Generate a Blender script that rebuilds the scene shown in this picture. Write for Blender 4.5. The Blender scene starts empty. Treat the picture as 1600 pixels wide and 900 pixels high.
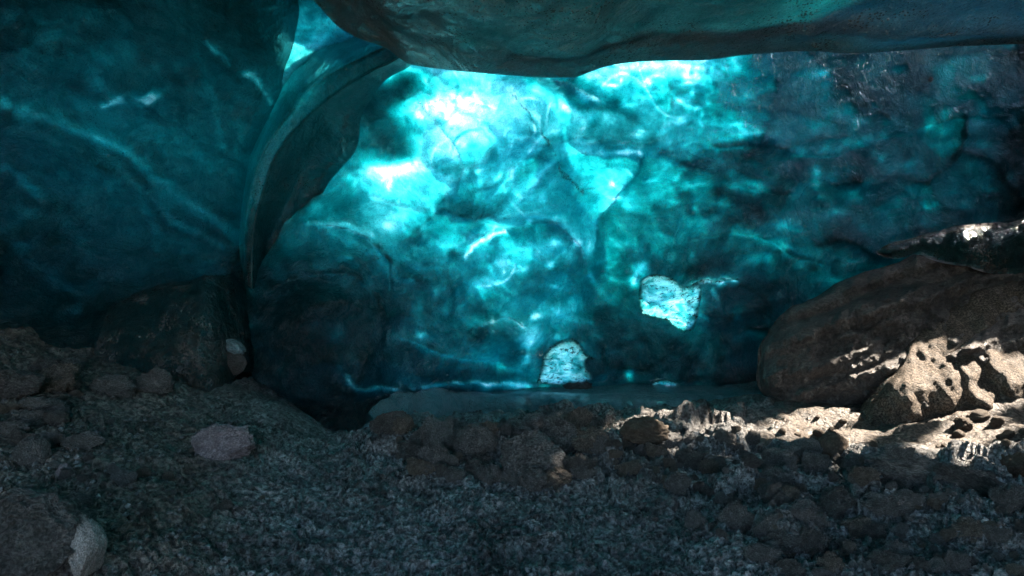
import bpy, bmesh, math, random
import numpy as np
from mathutils import Vector, Matrix
from mathutils.bvhtree import BVHTree

# ------------------------------------------------------------------ camera, sky, sun, exposure
SC = bpy.context.scene
COL = SC.collection
R = math.radians
F = 933.0                     # focal length in photo pixels (1600 wide)
CZ = 1.4                      # camera height
cam_d = bpy.data.cameras.new('camera'); cam = bpy.data.objects.new('camera', cam_d); COL.objects.link(cam)
cam_d.sensor_width = 36; cam_d.lens = 36 * F / 1600
cam.location = (0, 0, CZ); cam.rotation_euler = (R(90), 0, 0)
cam_d.clip_start = .05; cam_d.clip_end = 3000
SC.camera = cam

SUN_AZ, SUN_EL = R(74), R(42)
SUN = Vector((math.sin(SUN_AZ) * math.cos(SUN_EL), math.cos(SUN_AZ) * math.cos(SUN_EL), math.sin(SUN_EL)))
W = bpy.data.worlds.new('World'); SC.world = W; W.use_nodes = True
wn = W.node_tree; wn.nodes.clear()
sky = wn.nodes.new('ShaderNodeTexSky'); sky.sky_type = 'NISHITA'; sky.sun_disc = False
sky.sun_elevation = SUN_EL; sky.sun_rotation = SUN_AZ
bg = wn.nodes.new('ShaderNodeBackground'); bg.inputs[1].default_value = .15
wo = wn.nodes.new('ShaderNodeOutputWorld')
wn.links.new(sky.outputs[0], bg.inputs[0]); wn.links.new(bg.outputs[0], wo.inputs[0])
sd = bpy.data.lights.new('sun', 'SUN'); sd.energy = 5; sd.angle = R(1.); sd.color = (1, .87, .72)
sun = bpy.data.objects.new('sun', sd); COL.objects.link(sun)
sun.rotation_euler = SUN.to_track_quat('Z', 'Y').to_euler()
sun.location = (20, 5, 20)
SC.view_settings.view_transform = 'Standard'; SC.view_settings.look = 'None'
SC.view_settings.exposure = 2.7; SC.view_settings.gamma = 1
cy = SC.cycles
cy.max_bounces = 8; cy.diffuse_bounces = 5; cy.glossy_bounces = 2; cy.transmission_bounces = 6
cy.volume_bounces = 0; cy.transparent_max_bounces = 4
cy.caustics_reflective = False; cy.caustics_refractive = False
cy.sample_clamp_indirect = .6; cy.use_denoising = True
cy.use_adaptive_sampling = False

# ------------------------------------------------------------------ numeric helpers
def _h(ix, iy, iz, s):
    n = (ix * 374761393 + iy * 668265263 + iz * 2147483647 + s * 974711) & 0xffffffff
    n = ((n ^ (n >> 13)) * 1274126177) & 0xffffffff
    n = ((n ^ (n >> 15)) * 2246822519) & 0xffffffff
    return ((n ^ (n >> 16)) & 0xffffff) / 16777215.0
def vnoise(x, y, z=0, s=0):
    x = np.asarray(x, float); y = np.asarray(y, float); z = np.asarray(z, float) + 0 * x
    ix, iy, iz = (np.floor(v).astype(np.int64) for v in (x, y, z))
    fx, fy, fz = x - ix, y - iy, z - iz
    fx, fy, fz = (f * f * f * (f * (f * 6 - 15) + 10) for f in (fx, fy, fz))
    r = 0
    for dx in (0, 1):
        for dy in (0, 1):
            for dz in (0, 1):
                r = r + _h(ix + dx, iy + dy, iz + dz, s) * (fx if dx else 1 - fx) * (fy if dy else 1 - fy) * (fz if dz else 1 - fz)
    return r * 2 - 1
def fbm(x, y, z=0, o=4, s=0, g=.5):
    a, t, r = 1, 0, 0
    for k in range(o):
        r = r + a * vnoise(x * 2 ** k + 7.3 * k, y * 2 ** k + 3.1 * k, np.asarray(z) * 2 ** k, s + k); t += a; a *= g
    return r / t * 1.5
def worley(x, y, s=0):
    ix, iy = np.floor(x).astype(np.int64), np.floor(y).astype(np.int64)
    f1 = np.full(x.shape, 9.); f2 = f1.copy(); cid = np.zeros(x.shape)
    for dx in (-1, 0, 1):
        for dy in (-1, 0, 1):
            cx, cy_ = ix + dx, iy + dy
            d = np.hypot(cx + _h(cx, cy_, 0, s) - x, cy_ + _h(cx, cy_, 1, s + 5) - y)
            n = d < f1
            f2 = np.where(n, f1, np.minimum(f2, d)); cid = np.where(n, _h(cx, cy_, 2, s + 9), cid); f1 = np.where(n, d, f1)
    return f1, f2, cid
def ss(a, b, x):
    t = np.clip((x - a) / (b - a), 0, 1); return t * t * (3 - 2 * t)
def table(xs, ys, v, x, y):
    """smooth interpolation of a coarse table v[row y][col x]"""
    v = np.array(v, float); xs = np.array(xs, float); ys = np.array(ys, float)
    def loc(g, q):
        q = np.clip(q, g[0], g[-1] - 1e-6); i = np.clip(np.searchsorted(g, q, side='right') - 1, 0, len(g) - 2)
        return i, (q - g[i]) / (g[i + 1] - g[i])
    i, fx = loc(xs, x); j, fy = loc(ys, y)
    def cr(p0, p1, p2, p3, t):
        return p1 + .5 * t * (p2 - p0 + t * (2 * p0 - 5 * p1 + 4 * p2 - p3 + t * (3 * (p1 - p2) + p3 - p0)))
    def row(jj):
        jj = np.clip(jj, 0, len(ys) - 1); g = lambda k: v[jj, np.clip(i + k, 0, len(xs) - 1)]
        return cr(g(-1), g(0), g(1), g(2), fx)
    return cr(row(j - 1), row(j), row(j + 1), row(j + 2), fy)
def pline_dist(px, py, pts):
    d = np.full(px.shape, 1e9)
    for (x0, y0), (x1, y1) in zip(pts[:-1], pts[1:]):
        dx, dy = x1 - x0, y1 - y0; L = dx * dx + dy * dy + 1e-9
        t = np.clip(((px - x0) * dx + (py - y0) * dy) / L, 0, 1)
        d = np.minimum(d, np.hypot(px - x0 - t * dx, py - y0 - t * dy))
    return d
def inside(px, py, poly):
    r = np.zeros(px.shape, bool); n = len(poly)
    for k in range(n):
        x0, y0 = poly[k]; x1, y1 = poly[(k + 1) % n]
        c = ((y0 > py) != (y1 > py)) & (px < (x1 - x0) * (py - y0) / ((y1 - y0) or 1e-9) + x0)
        r ^= c
    return r
def smooth(pts, n=6):
    """Catmull-Rom through the points"""
    p = [pts[0]] + list(pts) + [pts[-1]]; out = []
    for k in range(1, len(p) - 2):
        for t in np.linspace(0, 1, n, endpoint=False):
            out.append(tuple(.5 * (2 * b + (c - a) * t + (2 * a - 5 * b + 4 * c - d) * t * t + (3 * b - a - 3 * c + d) * t ** 3)
                             for a, b, c, d in zip(p[k - 1], p[k], p[k + 1], p[k + 2])))
    out.append(tuple(pts[-1])); return out
def snap(px, py, poly, r):
    """pull grid points lying close to a closed outline onto it, so that the cut edge is clean"""
    pts = list(poly) + [poly[0]]; d = np.full(px.shape, 1e9); bx = px.copy(); by = py.copy()
    for (x0, y0), (x1, y1) in zip(pts[:-1], pts[1:]):
        dx, dy = x1 - x0, y1 - y0; L = dx * dx + dy * dy + 1e-9
        t = np.clip(((px - x0) * dx + (py - y0) * dy) / L, 0, 1); qx, qy = x0 + t * dx, y0 + t * dy
        e = np.hypot(px - qx, py - qy); m = e < d
        d = np.where(m, e, d); bx = np.where(m, qx, bx); by = np.where(m, qy, by)
    ins = inside(px, py, poly); m = d < r
    ok = ins | m
    return np.where(m, bx, px), np.where(m, by, py), ok
def all4(ok): return ok[:-1, :-1] & ok[:-1, 1:] & ok[1:, 1:] & ok[1:, :-1]
def sdist(px, py, poly):
    """positive inside the closed outline"""
    d = pline_dist(px, py, list(poly) + [poly[0]])
    return np.where(inside(px, py, poly), d, -d)
def ray_pt(px, py, Y):
    return np.stack([(px - 800) / F * Y, Y + 0 * px, CZ + (450 - py) / F * Y], -1)
def to_px(P):
    return 800 + F * P[0] / P[1], 450 - F * (P[2] - CZ) / P[1]

# ------------------------------------------------------------------ object helpers
def tag(o, label=None, cat=None, group=None, kind=None):
    if label: o['label'] = label
    if cat: o['category'] = cat
    if group: o['group'] = group
    if kind: o['kind'] = kind
    return o
def link(name, me, mat, parent=None):
    o = bpy.data.objects.new(name, me); COL.objects.link(o)
    if mat and not me.materials: me.materials.append(mat)
    if parent: o.parent = parent
    return o
def mesh_np(name, V, Fc, attrs=None, smooth_=True, recalc=False):
    me = bpy.data.meshes.new(name)
    V = np.asarray(V, np.float32); Fc = np.asarray(Fc, np.int32)
    me.vertices.add(len(V)); me.vertices.foreach_set('co', V.ravel())
    me.loops.add(Fc.size); me.loops.foreach_set('vertex_index', Fc.ravel())
    me.polygons.add(len(Fc)); me.polygons.foreach_set('loop_start', np.arange(0, Fc.size, Fc.shape[1], dtype=np.int32))
    me.polygons.foreach_set('loop_total', np.full(len(Fc), Fc.shape[1], np.int32))
    me.update(calc_edges=True)
    if recalc:
        bm = bmesh.new(); bm.from_mesh(me); bmesh.ops.recalc_face_normals(bm, faces=bm.faces); bm.to_mesh(me); bm.free()
    for k, a in (attrs or {}).items():
        at = me.attributes.new(k, 'FLOAT', 'POINT'); at.data.foreach_set('value', np.asarray(a, np.float32).ravel())
    if smooth_: me.polygons.foreach_set('use_smooth', np.ones(len(me.polygons), bool))
    me.validate(); me.update()
    return me
def outward(P, T, hint, it=2):
    """offset of thickness T along the sheet's own normal, on the side of the hint"""
    du = np.gradient(P, axis=1); dv = np.gradient(P, axis=0)
    n = np.cross(du, dv); n /= np.linalg.norm(n, axis=-1, keepdims=True) + 1e-12
    for _ in range(it):
        m = n.copy(); m[1:] += n[:-1]; m[:-1] += n[1:]; m[:, 1:] += n[:, :-1]; m[:, :-1] += n[:, 1:]; n = m / (np.linalg.norm(m, axis=-1, keepdims=True) + 1e-12)
    sg = np.sign((n * np.array(hint)).sum(-1, keepdims=True)); sg = np.sign(sg.mean() or 1)
    return n * sg * T[..., None]
def slab(name, P, off, cell, mat, attrs=None, parent=None, flip=False):
    """closed sheet: inner face P[j,i], outer face P+off, only the cells where cell[j,i] is True; rims closed"""
    nj, ni = P.shape[:2]
    idx = np.arange(nj * ni).reshape(nj, ni)
    a, b, c, d = idx[:-1, :-1], idx[:-1, 1:], idx[1:, 1:], idx[1:, :-1]
    N = nj * ni
    q = np.stack([a, b, c, d], -1)[cell]
    Pf, Of = P.reshape(-1, 3), (P * 0 + off).reshape(-1, 3)
    nrm = np.cross(Pf[q[:, 1]] - Pf[q[:, 0]], Pf[q[:, 2]] - Pf[q[:, 1]])
    inner = q if (nrm * Of[q[:, 0]]).sum() < 0 else q[:, ::-1]
    outer = inner[:, ::-1] + N
    # boundary edges: those used once
    e = np.concatenate([inner[:, [k, (k + 1) % 4]] for k in range(4)])
    key = e[:, 0].astype(np.int64) * N + e[:, 1]; rkey = e[:, 1].astype(np.int64) * N + e[:, 0]
    be = e[~np.isin(key, rkey)]
    rim = np.stack([be[:, 1], be[:, 0], be[:, 0] + N, be[:, 1] + N], -1)
    Fc = np.concatenate([inner, outer, rim])
    V = np.concatenate([P.reshape(-1, 3), (P + off).reshape(-1, 3)])
    A = {}
    for k, v in (attrs or {}).items(): A[k] = np.concatenate([np.asarray(v, float).ravel(), np.zeros(N)])
    A['outer'] = np.concatenate([np.zeros(N), np.ones(N)])
    used = np.zeros(2 * N, bool); used[Fc.ravel()] = True
    rm = np.cumsum(used) - 1
    me = mesh_np(name, V[used], rm[Fc], {k: v[used] for k, v in A.items()})
    return link(name, me, mat, parent)

# ------------------------------------------------------------------ materials
class NT:
    def __init__(s, name):
        s.m = bpy.data.materials.new(name); s.m.use_nodes = True; s.t = s.m.node_tree; s.t.nodes.clear()
        s.out = s.t.nodes.new('ShaderNodeOutputMaterial')
    def n(s, typ, ins=None, **kw):
        nd = s.t.nodes.new('ShaderNode' + typ)
        for k, v in kw.items(): setattr(nd, k, v)
        for k, v in (ins or {}).items():
            if isinstance(v, bpy.types.NodeSocket): s.t.links.new(v, nd.inputs[k])
            else: nd.inputs[k].default_value = v
        return nd
    def math(s, op, a, b=0, clamp=False):
        return s.n('Math', {0: a, 1: b}, operation=op, use_clamp=clamp).outputs[0]
    def ramp(s, fac, stops):
        r = s.n('ValToRGB', {0: fac}); e = r.color_ramp.elements
        while len(e) < len(stops): e.new(.5)
        for x, (p, c) in zip(e, stops):
            x.position = p; x.color = (c if len(c) == 4 else tuple(c) + (1,)) if hasattr(c, '__len__') else (c, c, c, 1)
        return r.outputs[0]
    def mix(s, fac, a, b, blend='MIX'):
        m = s.n('Mix', {0: fac, 6: a, 7: b}, data_type='RGBA', blend_type=blend); return m.outputs[2]
    def noise(s, vec, sc, det=5, rough=.55, dist=0.):
        return s.n('TexNoise', {'Vector': vec, 'Scale': sc, 'Detail': det, 'Roughness': rough, 'Distortion': dist}).outputs[0]
    def attr(s, name): return s.n('Attribute', attribute_name=name).outputs['Fac']

def ice_material(name, spark=.15, k=60., streak=1., speck=.5, rough=.18, bump=.5, refl=1., dirtcol=(.09, .07, .055), stretch=(1, 1, 1), dif=.04, icol=(.04, .24, .26)):
    t = NT(name)
    co = t.n('TexCoord').outputs['Object']
    mp = t.n('Mapping', {'Vector': co, 'Scale': stretch}).outputs[0]
    wv = t.n('TexNoise', {'Vector': mp, 'Scale': 1.1, 'Detail': 4.}).outputs['Color']
    warp = t.n('VectorMath', {0: wv, 1: (1.6, 1.6, 1.6)}, operation='MULTIPLY').outputs[0]
    v2 = t.n('VectorMath', {0: mp, 1: warp}, operation='ADD').outputs[0]
    # long cloudy veins frozen into the ice
    n1 = t.noise(v2, 3.2, 10, .68, .6)
    n2 = t.noise(v2, 9., 8, .68, 1.2)
    rid = t.math('ABSOLUTE', t.math('SUBTRACT', n2, .5))
    ridge = t.ramp(rid, [(0, .0), (.035, .75), (.12, 1.)])
    cl = t.ramp(n1, [(.40, 0.), (.47, .35), (.52, .8), (.62, 1.)])
    c = t.mix(cl, (.30, .60, .64, 1), (.97, .99, 1, 1))
    c = t.mix(t.math('MULTIPLY', t.math('SUBTRACT', 1., ridge), .55 * streak), c, (.25, .62, .68, 1))
    c = t.mix(1 - min(streak, 1.), c, (.95, .98, 1, 1))
    # grit specks, and white dots painted in as glints
    sp = t.n('TexVoronoi', {'Vector': mp, 'Scale': 42., 'Randomness': 1.}).outputs['Distance']
    spk = t.noise(mp, 2.6, 5, .7)
    thr = t.ramp(spk, [(.42, .0), (.62, .20), (.75, .34)])
    grit = t.math('LESS_THAN', sp, t.math('MULTIPLY', thr, speck * 1.6))
    fine = t.noise(mp, 70., 4, .75)
    finef = t.ramp(fine, [(.36, .35), (.5, 1.), (.6, 1.15)])
    c = t.mix(.55, c, finef, 'MULTIPLY')
    sp2 = t.n('TexVoronoi', {'Vector': mp, 'Scale': 26., 'Randomness': 1.}).outputs
    gate = t.math('GREATER_THAN', t.n('SeparateColor', {0: sp2['Color']}).outputs[0], 1 - .35 * spark)
    white = t.math('MULTIPLY', t.math('LESS_THAN', sp2['Distance'], .13), gate)  # sparkle put into the colour as white dots
    dirt = t.attr('dirt')
    dn = t.noise(mp, 9., 8, .75, .5)
    dn2 = t.noise(mp, 38., 6, .8, .3)
    dmix = t.math('ADD', t.math('MULTIPLY', dn, .5), t.math('MULTIPLY', dn2, .5))
    dmask = t.ramp(t.math('ADD', dmix, t.math('SUBTRACT', dirt, .5)), [(.42, 0.), (.56, 1.)])
    dall = t.math('MAXIMUM', t.math('MULTIPLY', grit, .9), dmask)
    # bump: scallops + fine melt texture
    b1 = t.noise(v2, 5., 6, .6, .4)
    b2 = t.noise(mp, 34., 4, .65, .3)
    hgt = t.math('ADD', t.math('MULTIPLY', b1, 1.), t.math('MULTIPLY', b2, .22))
    hgt = t.math('ADD', hgt, t.math('MULTIPLY', dall, .08))
    bp = t.n('Bump', {'Strength': bump, 'Distance': .12, 'Height': hgt}).outputs[0]
    tr_in = t.n('BsdfTranslucent', {'Color': c, 'Normal': bp}).outputs[0]
    dcol = t.mix(dn2, (dirtcol[0] * .15, dirtcol[1] * .15, dirtcol[2] * .15, 1), (dirtcol[0] * 1.1, dirtcol[1] * 1.1, dirtcol[2] * 1.1, 1))
    ddif = t.n('BsdfDiffuse', {'Color': dcol, 'Normal': bp}).outputs[0]
    wd = t.n('BsdfDiffuse', {'Color': (.85, .88, .88, 1)}).outputs[0]
    ice_d = t.n('BsdfDiffuse', {'Color': tuple(icol) + (1,), 'Normal': bp}).outputs[0]
    body = t.n('MixShader', {0: dif, 1: tr_in, 2: ice_d}).outputs[0]
    body = t.n('MixShader', {0: dall, 1: body, 2: ddif}).outputs[0]
    body = t.n('MixShader', {0: white, 1: body, 2: wd}).outputs[0]
    gl = t.n('BsdfGlossy', {'Color': (.9, .95, 1, 1), 'Roughness': rough, 'Normal': bp}).outputs[0]
    fr = t.n('Fresnel', {'IOR': 1.33, 'Normal': bp}).outputs[0]
    inner = t.n('MixShader', {0: t.math('MULTIPLY', fr, refl, True), 1: body, 2: gl}).outputs[0]
    outer = t.n('BsdfTranslucent', {'Color': (.96, .97, .98, 1)}).outputs[0]
    surf = t.n('MixShader', {0: t.math('GREATER_THAN', t.attr('outer'), .5), 1: inner, 2: outer}).outputs[0]
    t.t.links.new(surf, t.out.inputs['Surface'])
    D = k * 3.6
    vol = t.n('VolumeAbsorption', {'Color': (0, 1 - k / D, 1 - .95 * k / D, 1), 'Density': D}).outputs[0]
    t.t.links.new(vol, t.out.inputs['Volume'])
    return t.m
KG = 60.
def thick(v):
    """sheet thickness in metres that lets exp(-v) of the green light through (diffuse transmission)"""
    v = np.clip(v, .02, 9)
    return (.003 + np.interp(v, [0, .35, .81, 1.52, 2.81, 5.2, 9], [0, .2, .5, 1, 2, 4, 7.5]) / KG)

def soil_material(name, c1, c2, c3, scale=6., bump=.8, rough=.75, fine=60., spec=.35, dist=.03, mud=False, fc=.85):
    t = NT(name)
    co = t.n('TexCoord').outputs['Object']
    n1 = t.noise(co, scale * .35, 7, .6, .5); n2 = t.noise(co, scale, 8, .7, .3); n3 = t.noise(co, fine, 4, .72)
    c = t.mix(t.ramp(n1, [(.35, 0.), (.65, 1.)]), c1 + (1,), c2 + (1,))
    c = t.mix(t.ramp(n2, [(.5, 0.), (.75, 1.)]), c, c3 + (1,))
    if mud: c = t.mix(t.attr('mud'), c, t.mix(n2, (.075, .058, .043, 1), (.20, .16, .128, 1)))
    c = t.mix(fc, c, t.ramp(n3, [(.36, .08), (.45, .45), (.53, 1.15), (.62, 2.1)]), 'MULTIPLY')
    vo = t.n('TexVoronoi', {'Vector': co, 'Scale': fine * .6}, feature='F1').outputs['Distance']
    h = t.math('ADD', t.math('MULTIPLY', n2, 1.2), t.math('ADD', t.math('MULTIPLY', n3, .8), t.math('MULTIPLY', vo, -.35)))
    bp = t.n('Bump', {'Strength': bump, 'Distance': dist, 'Height': h}).outputs[0]
    rg = t.ramp(n2, [(.3, rough - .25), (.7, min(1., rough + .15))])
    if mud: rg = t.math('ADD', t.math('MULTIPLY', rg, t.math('SUBTRACT', 1., t.attr('wet'))), t.math('MULTIPLY', t.attr('wet'), .2))
    p = t.n('BsdfPrincipled', {'Base Color': c, 'Roughness': rg, 'Normal': bp, 'Specular IOR Level': spec})
    t.t.links.new(p.outputs[0], t.out.inputs['Surface'])
    return t.m

M_ice = ice_material(name='glacier_ice', speck=.22, dif=.02, rough=.06, bump=.7, refl=1.3)
M_left = ice_material(name='grey_blue_ice', streak=.9, speck=.5, spark=.3, rough=.12, bump=.9, refl=1., dif=.05, stretch=(1.3, .8, 1.3))
M_roof = ice_material(name='gritty_roof_ice', spark=.9, streak=.6, speck=1.25, rough=.2, bump=1., dirtcol=(.3, .28, .26), dif=.26, icol=(.33, .36, .36), refl=.8)
M_clear = ice_material(name='rippled_window_ice', streak=.4, speck=.2, rough=.08, bump=1., stretch=(2.2, 2.2, 4.5))
def bounce_snow_material():
    t = NT('bounce_snow'); co = t.n('TexCoord').outputs['Object']
    p = t.n('BsdfPrincipled', {'Base Color': t.mix(t.noise(co, .4, 6), (.6, .63, .66, 1), (.82, .84, .86, 1)), 'Roughness': .7}); t.t.links.new(p.outputs[0], t.out.inputs['Surface']); return t.m
M_bounce_snow = bounce_snow_material()  # unseen snow outside, added to bounce light onto the ice
M_floor = soil_material('dark_wet_silt', (.075, .076, .078), (.24, .242, .245), (.40, .40, .40), 5., 1., .55, 30., .5, .06, mud=True)
M_mud = soil_material('sandy_mud', (.075, .058, .043), (.14, .11, .085), (.22, .18, .145), 7., .8, .8, 55., .25)
M_rock = soil_material('grey_brown_rock', (.18, .175, .17), (.32, .31, .305), (.48, .465, .455), 3.2, 1., .7, 13., .4, .3, fc=.5)
M_rockd = soil_material('dark_basalt', (.13, .12, .115), (.24, .225, .215), (.36, .34, .32), 3.2, 1., .65, 13., .4, .3, fc=.5)
M_pink = soil_material('pinkish_stone', (.22, .18, .19), (.36, .30, .32), (.5, .43, .45), 4., .7, .8, 16., .3, .12, fc=.4)
M_pale = soil_material('pale_speckled_stone', (.3, .28, .26), (.45, .42, .4), (.6, .57, .54), 4., .7, .8, 16., .3, .12, fc=.4)

# ------------------------------------------------------------------ the ground
def floor_z(x, Y):
    xs = [-12, -6, -4.5, -3.5, -2.6, -2.0, -1.4, 0, 1.5, 3, 4.2, 5.5, 8, 12]
    ys = [-3, 1.5, 3, 4, 5, 6, 6.8, 7.5, 9, 12]
    z = [[.6, .4, .2, .15, .1, .0, 0, 0, 0, 0, .0, .1, .3, .6],
         [.7, .5, .3, .25, .15, .02, 0, 0, 0, 0, .0, .1, .3, .6],
         [1., .8, .6, .42, .26, .12, .0, 0, 0, .0, .02, .1, .3, .6],
         [1.3, 1., .85, .60, .38, .24, .05, 0, 0, .04, .08, .15, .3, .6],
         [1.3, 1.1, .95, .66, .42, .30, .02, .0, .03, .06, .16, .25, .4, .6],
         [1.3, 1.15, 1., .72, .46, .22, -.10, -.05, .02, .10, .25, .40, .6, .8],
         [1.3, 1.2, 1., .75, .45, .15, -.12, -.12, -.1, .08, .3, .5, .8, 1.],
         [1.3, 1.2, 1., .75, .4, .1, -.12, -.15, -.12, .08, .35, .6, .9, 1.],
         [1.3, 1.2, 1., .7, .4, .1, -.1, -.1, -.1, .1, .4, .6, .9, 1.],
         [1., 1, 1., .7, .4, .1, -.1, -.1, -.1, .1, .4, .6, .9, 1.]]
    base = table(xs, ys, z, x, Y)
    px = 800 + F * x / np.maximum(Y, .5)
    # rubble band below the shelf and on the right
    rb = ss(480, 640, px) * ss(3.9, 4.9, Y + .25 * fbm(x * 1.3, Y * 1.3, s=3)) * (1 - ss(6.7, 7.2, Y))
    rr = ss(950, 1250, px) * ss(2.6, 3.4, Y) * (1 - ss(6.6, 7., Y))
    rub = np.maximum(rb, rr * .8) * (1 - .85 * ss(1150, 1260, px) * ss(4.4, 4.9, Y))
    wx = x + .12 * fbm(x * 4, Y * 4, s=11); wy = Y + .12 * fbm(x * 4, Y * 4, s=12)
    f1, f2, c1 = worley(wx * 3.1, wy * 3.1, 1); g1, g2, c2 = worley(wx * 7.5, wy * 7.5, 2); h1, h2, c3 = worley(wx * 17, wy * 17, 3)
    fade = 1 - .75 * ss(5.7, 6.4, Y)
    clod = .27 * fade * c1 * np.sqrt(np.clip(1 - (f1 / .75) ** 2, 0, 1)) + .085 * c2 * np.sqrt(np.clip(1 - (g1 / .75) ** 2, 0, 1)) + .03 * c3 * np.sqrt(np.clip(1 - (h1 / .8) ** 2, 0, 1))
    base = base - .22 * np.exp(-((x + 1.75) / .5) ** 2 - ((Y - 6.15) / .45) ** 2)
    # muddy folds running left on the left bank
    lf = (1 - ss(300, 430, px))
    fold = .05 * (1 - np.abs(fbm(x * 1.2 + .5 * Y, Y * 2.2, o=5, s=21))) ** 2 * lf * ss(4.2, 5.2, Y)
    k1, k2, k3 = worley(wx * 24, wy * 24, 7)
    m1, m2, m3 = worley(wx * 45, wy * 45, 8)
    grav = .055 * k3 * np.sqrt(np.clip(1 - k1 ** 2, 0, 1)) + .020 * m3 * np.sqrt(np.clip(1 - m1 ** 2, 0, 1))
    grav = grav * (1 - .92 * ss(1000, 1120, px) * ss(3.9, 4.5, Y)) * (1 - .5 * ss(4.5, 5.5, Y))
    z = base + rub * clod + fold + grav * (1 - .3 * lf) + .05 * fbm(x * .9, Y * .9, o=4, s=31) + .10 * ss(1150, 1260, px) * ss(4.4, 4.9, Y) * fbm(x * 1.6 + Y, Y * 1.9, o=3, s=36) + .022 * fbm(x * 5, Y * 5, o=4, s=33) + .03 * lf * fbm(x * 3, Y * 3, s=35)
    return z
def build_floor():
    a = np.concatenate([np.linspace(-3.2, -.95, 60, endpoint=False), np.linspace(-.95, .95, 640, endpoint=False), np.linspace(.95, 3.2, 60)])
    Yg = np.concatenate([np.geomspace(.8, 2.5, 30, endpoint=False), 1 / np.linspace(1 / 2.5, 1 / 9.0, 330)])
    A, Yy = np.meshgrid(a, Yg)
    X = A * Yy
    Z = floor_z(X, Yy)
    P = np.stack([X, Yy, Z], -1)
    nj, ni = X.shape; idx = np.arange(nj * ni).reshape(nj, ni)
    q = np.stack([idx[:-1, :-1], idx[:-1, 1:], idx[1:, 1:], idx[1:, :-1]], -1).reshape(-1, 4)
    px = 800 + F * A
    mud = ss(1120, 1260, px + 30 * fbm(X * 2, Yy * 2, s=44)) * ss(4.5, 5.0, Yy + .15 * fbm(X * 3, Yy * 3, s=45))
    mud = np.maximum(mud, .45 * ss(700, 850, px) * ss(5.0, 5.6, Yy))
    mud = np.maximum(mud, .75 * (1 - ss(240, 470, px + 60 * fbm(X, Yy, s=46))))
    PY = 450 - F * (Z - CZ) / Yy; wet = .35 * ss(.0, .5, fbm(X * 1.1, Yy * 1.1, s=47))
    for cx, cy_, rx, ry in ((655, 742, 80, 22), (930, 800, 90, 26), (1010, 770, 60, 16), (560, 700, 60, 20), (1080, 850, 90, 30)):
        wet = np.maximum(wet, .95 * np.exp(-((px - cx) / rx) ** 2 - ((PY - cy_) / ry) ** 2))
    me = mesh_np('cave_floor', P.reshape(-1, 3), q, {'mud': mud, 'wet': wet})
    return tag(link('ground', me, M_floor), kind='structure')
floor = build_floor()
# unseen ground to the horizon: pale moraine for warm bounce, snow lighting the ice
def outer(name, y0, sgn, mat):
    g = np.linspace(-1, 1, 41); GX, GY = np.meshgrid(np.sign(g) * np.abs(g) ** 4 * 900, y0 + sgn * np.linspace(0, 1, 30) ** 4 * 900)
    if sgn > 0: GX = GX[:, ::-1]
    gi = np.arange(41 * 30).reshape(30, 41)
    q = np.stack([gi[:-1, 1:], gi[:-1, :-1], gi[1:, :-1], gi[1:, 1:]], -1).reshape(-1, 4)
    if sgn > 0: q = q[:, ::-1]
    q = q[:, ::-1] if np.cross([GX[0, 0] - GX[0, 1], 0, 0], [0, sgn, 0])[2] < 0 else q
    tag(link(name, mesh_np(name, np.stack([GX, GY, -.35 + 0 * GX], -1).reshape(-1, 3), q), mat), kind='structure')
outer('outer_ground', 8.6, -1, soil_material('bounce_moraine', (.3, .26, .22), (.42, .37, .31), (.5, .45, .39), 1., .5, .9, 12.)); outer('snow_bounce', 8.6, 1, M_bounce_snow)

# ------------------------------------------------------------------ ice walls
def grid(px0, px1, py0, py1, step, extra=None):
    a = np.arange(px0, px1 + .1, step); b = np.arange(py0, py1 + .1, step)
    return np.meshgrid(a, b)
def paint(v, px, py, items, warp=14., ws=.012, seed=50):
    """items: ('s', pts, halfwidth, value, strength) strokes or ('b', cx, cy, rx, ry, angle, value, strength) blobs"""
    wx = px + warp * fbm(px * ws, py * ws, o=5, s=seed, g=.6); wy = py + warp * fbm(px * ws, py * ws, o=5, s=seed + 20, g=.6)
    for it in items:
        if it[0] == 's':
            _, pts, w, val, st = it
            d = pline_dist(wx, wy, smooth(pts, 4)) / w
        else:
            _, cx, cy_, rx, ry, an, val, st = it
            c, s = math.cos(R(an)), math.sin(R(an))
            d = np.hypot(((wx - cx) * c + (wy - cy_) * s) / rx, (-(wx - cx) * s + (wy - cy_) * c) / ry)
        m = st * np.exp(-d ** 2 * 1.4)
        v = v * (1 - m) + val * m
    return v

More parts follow.
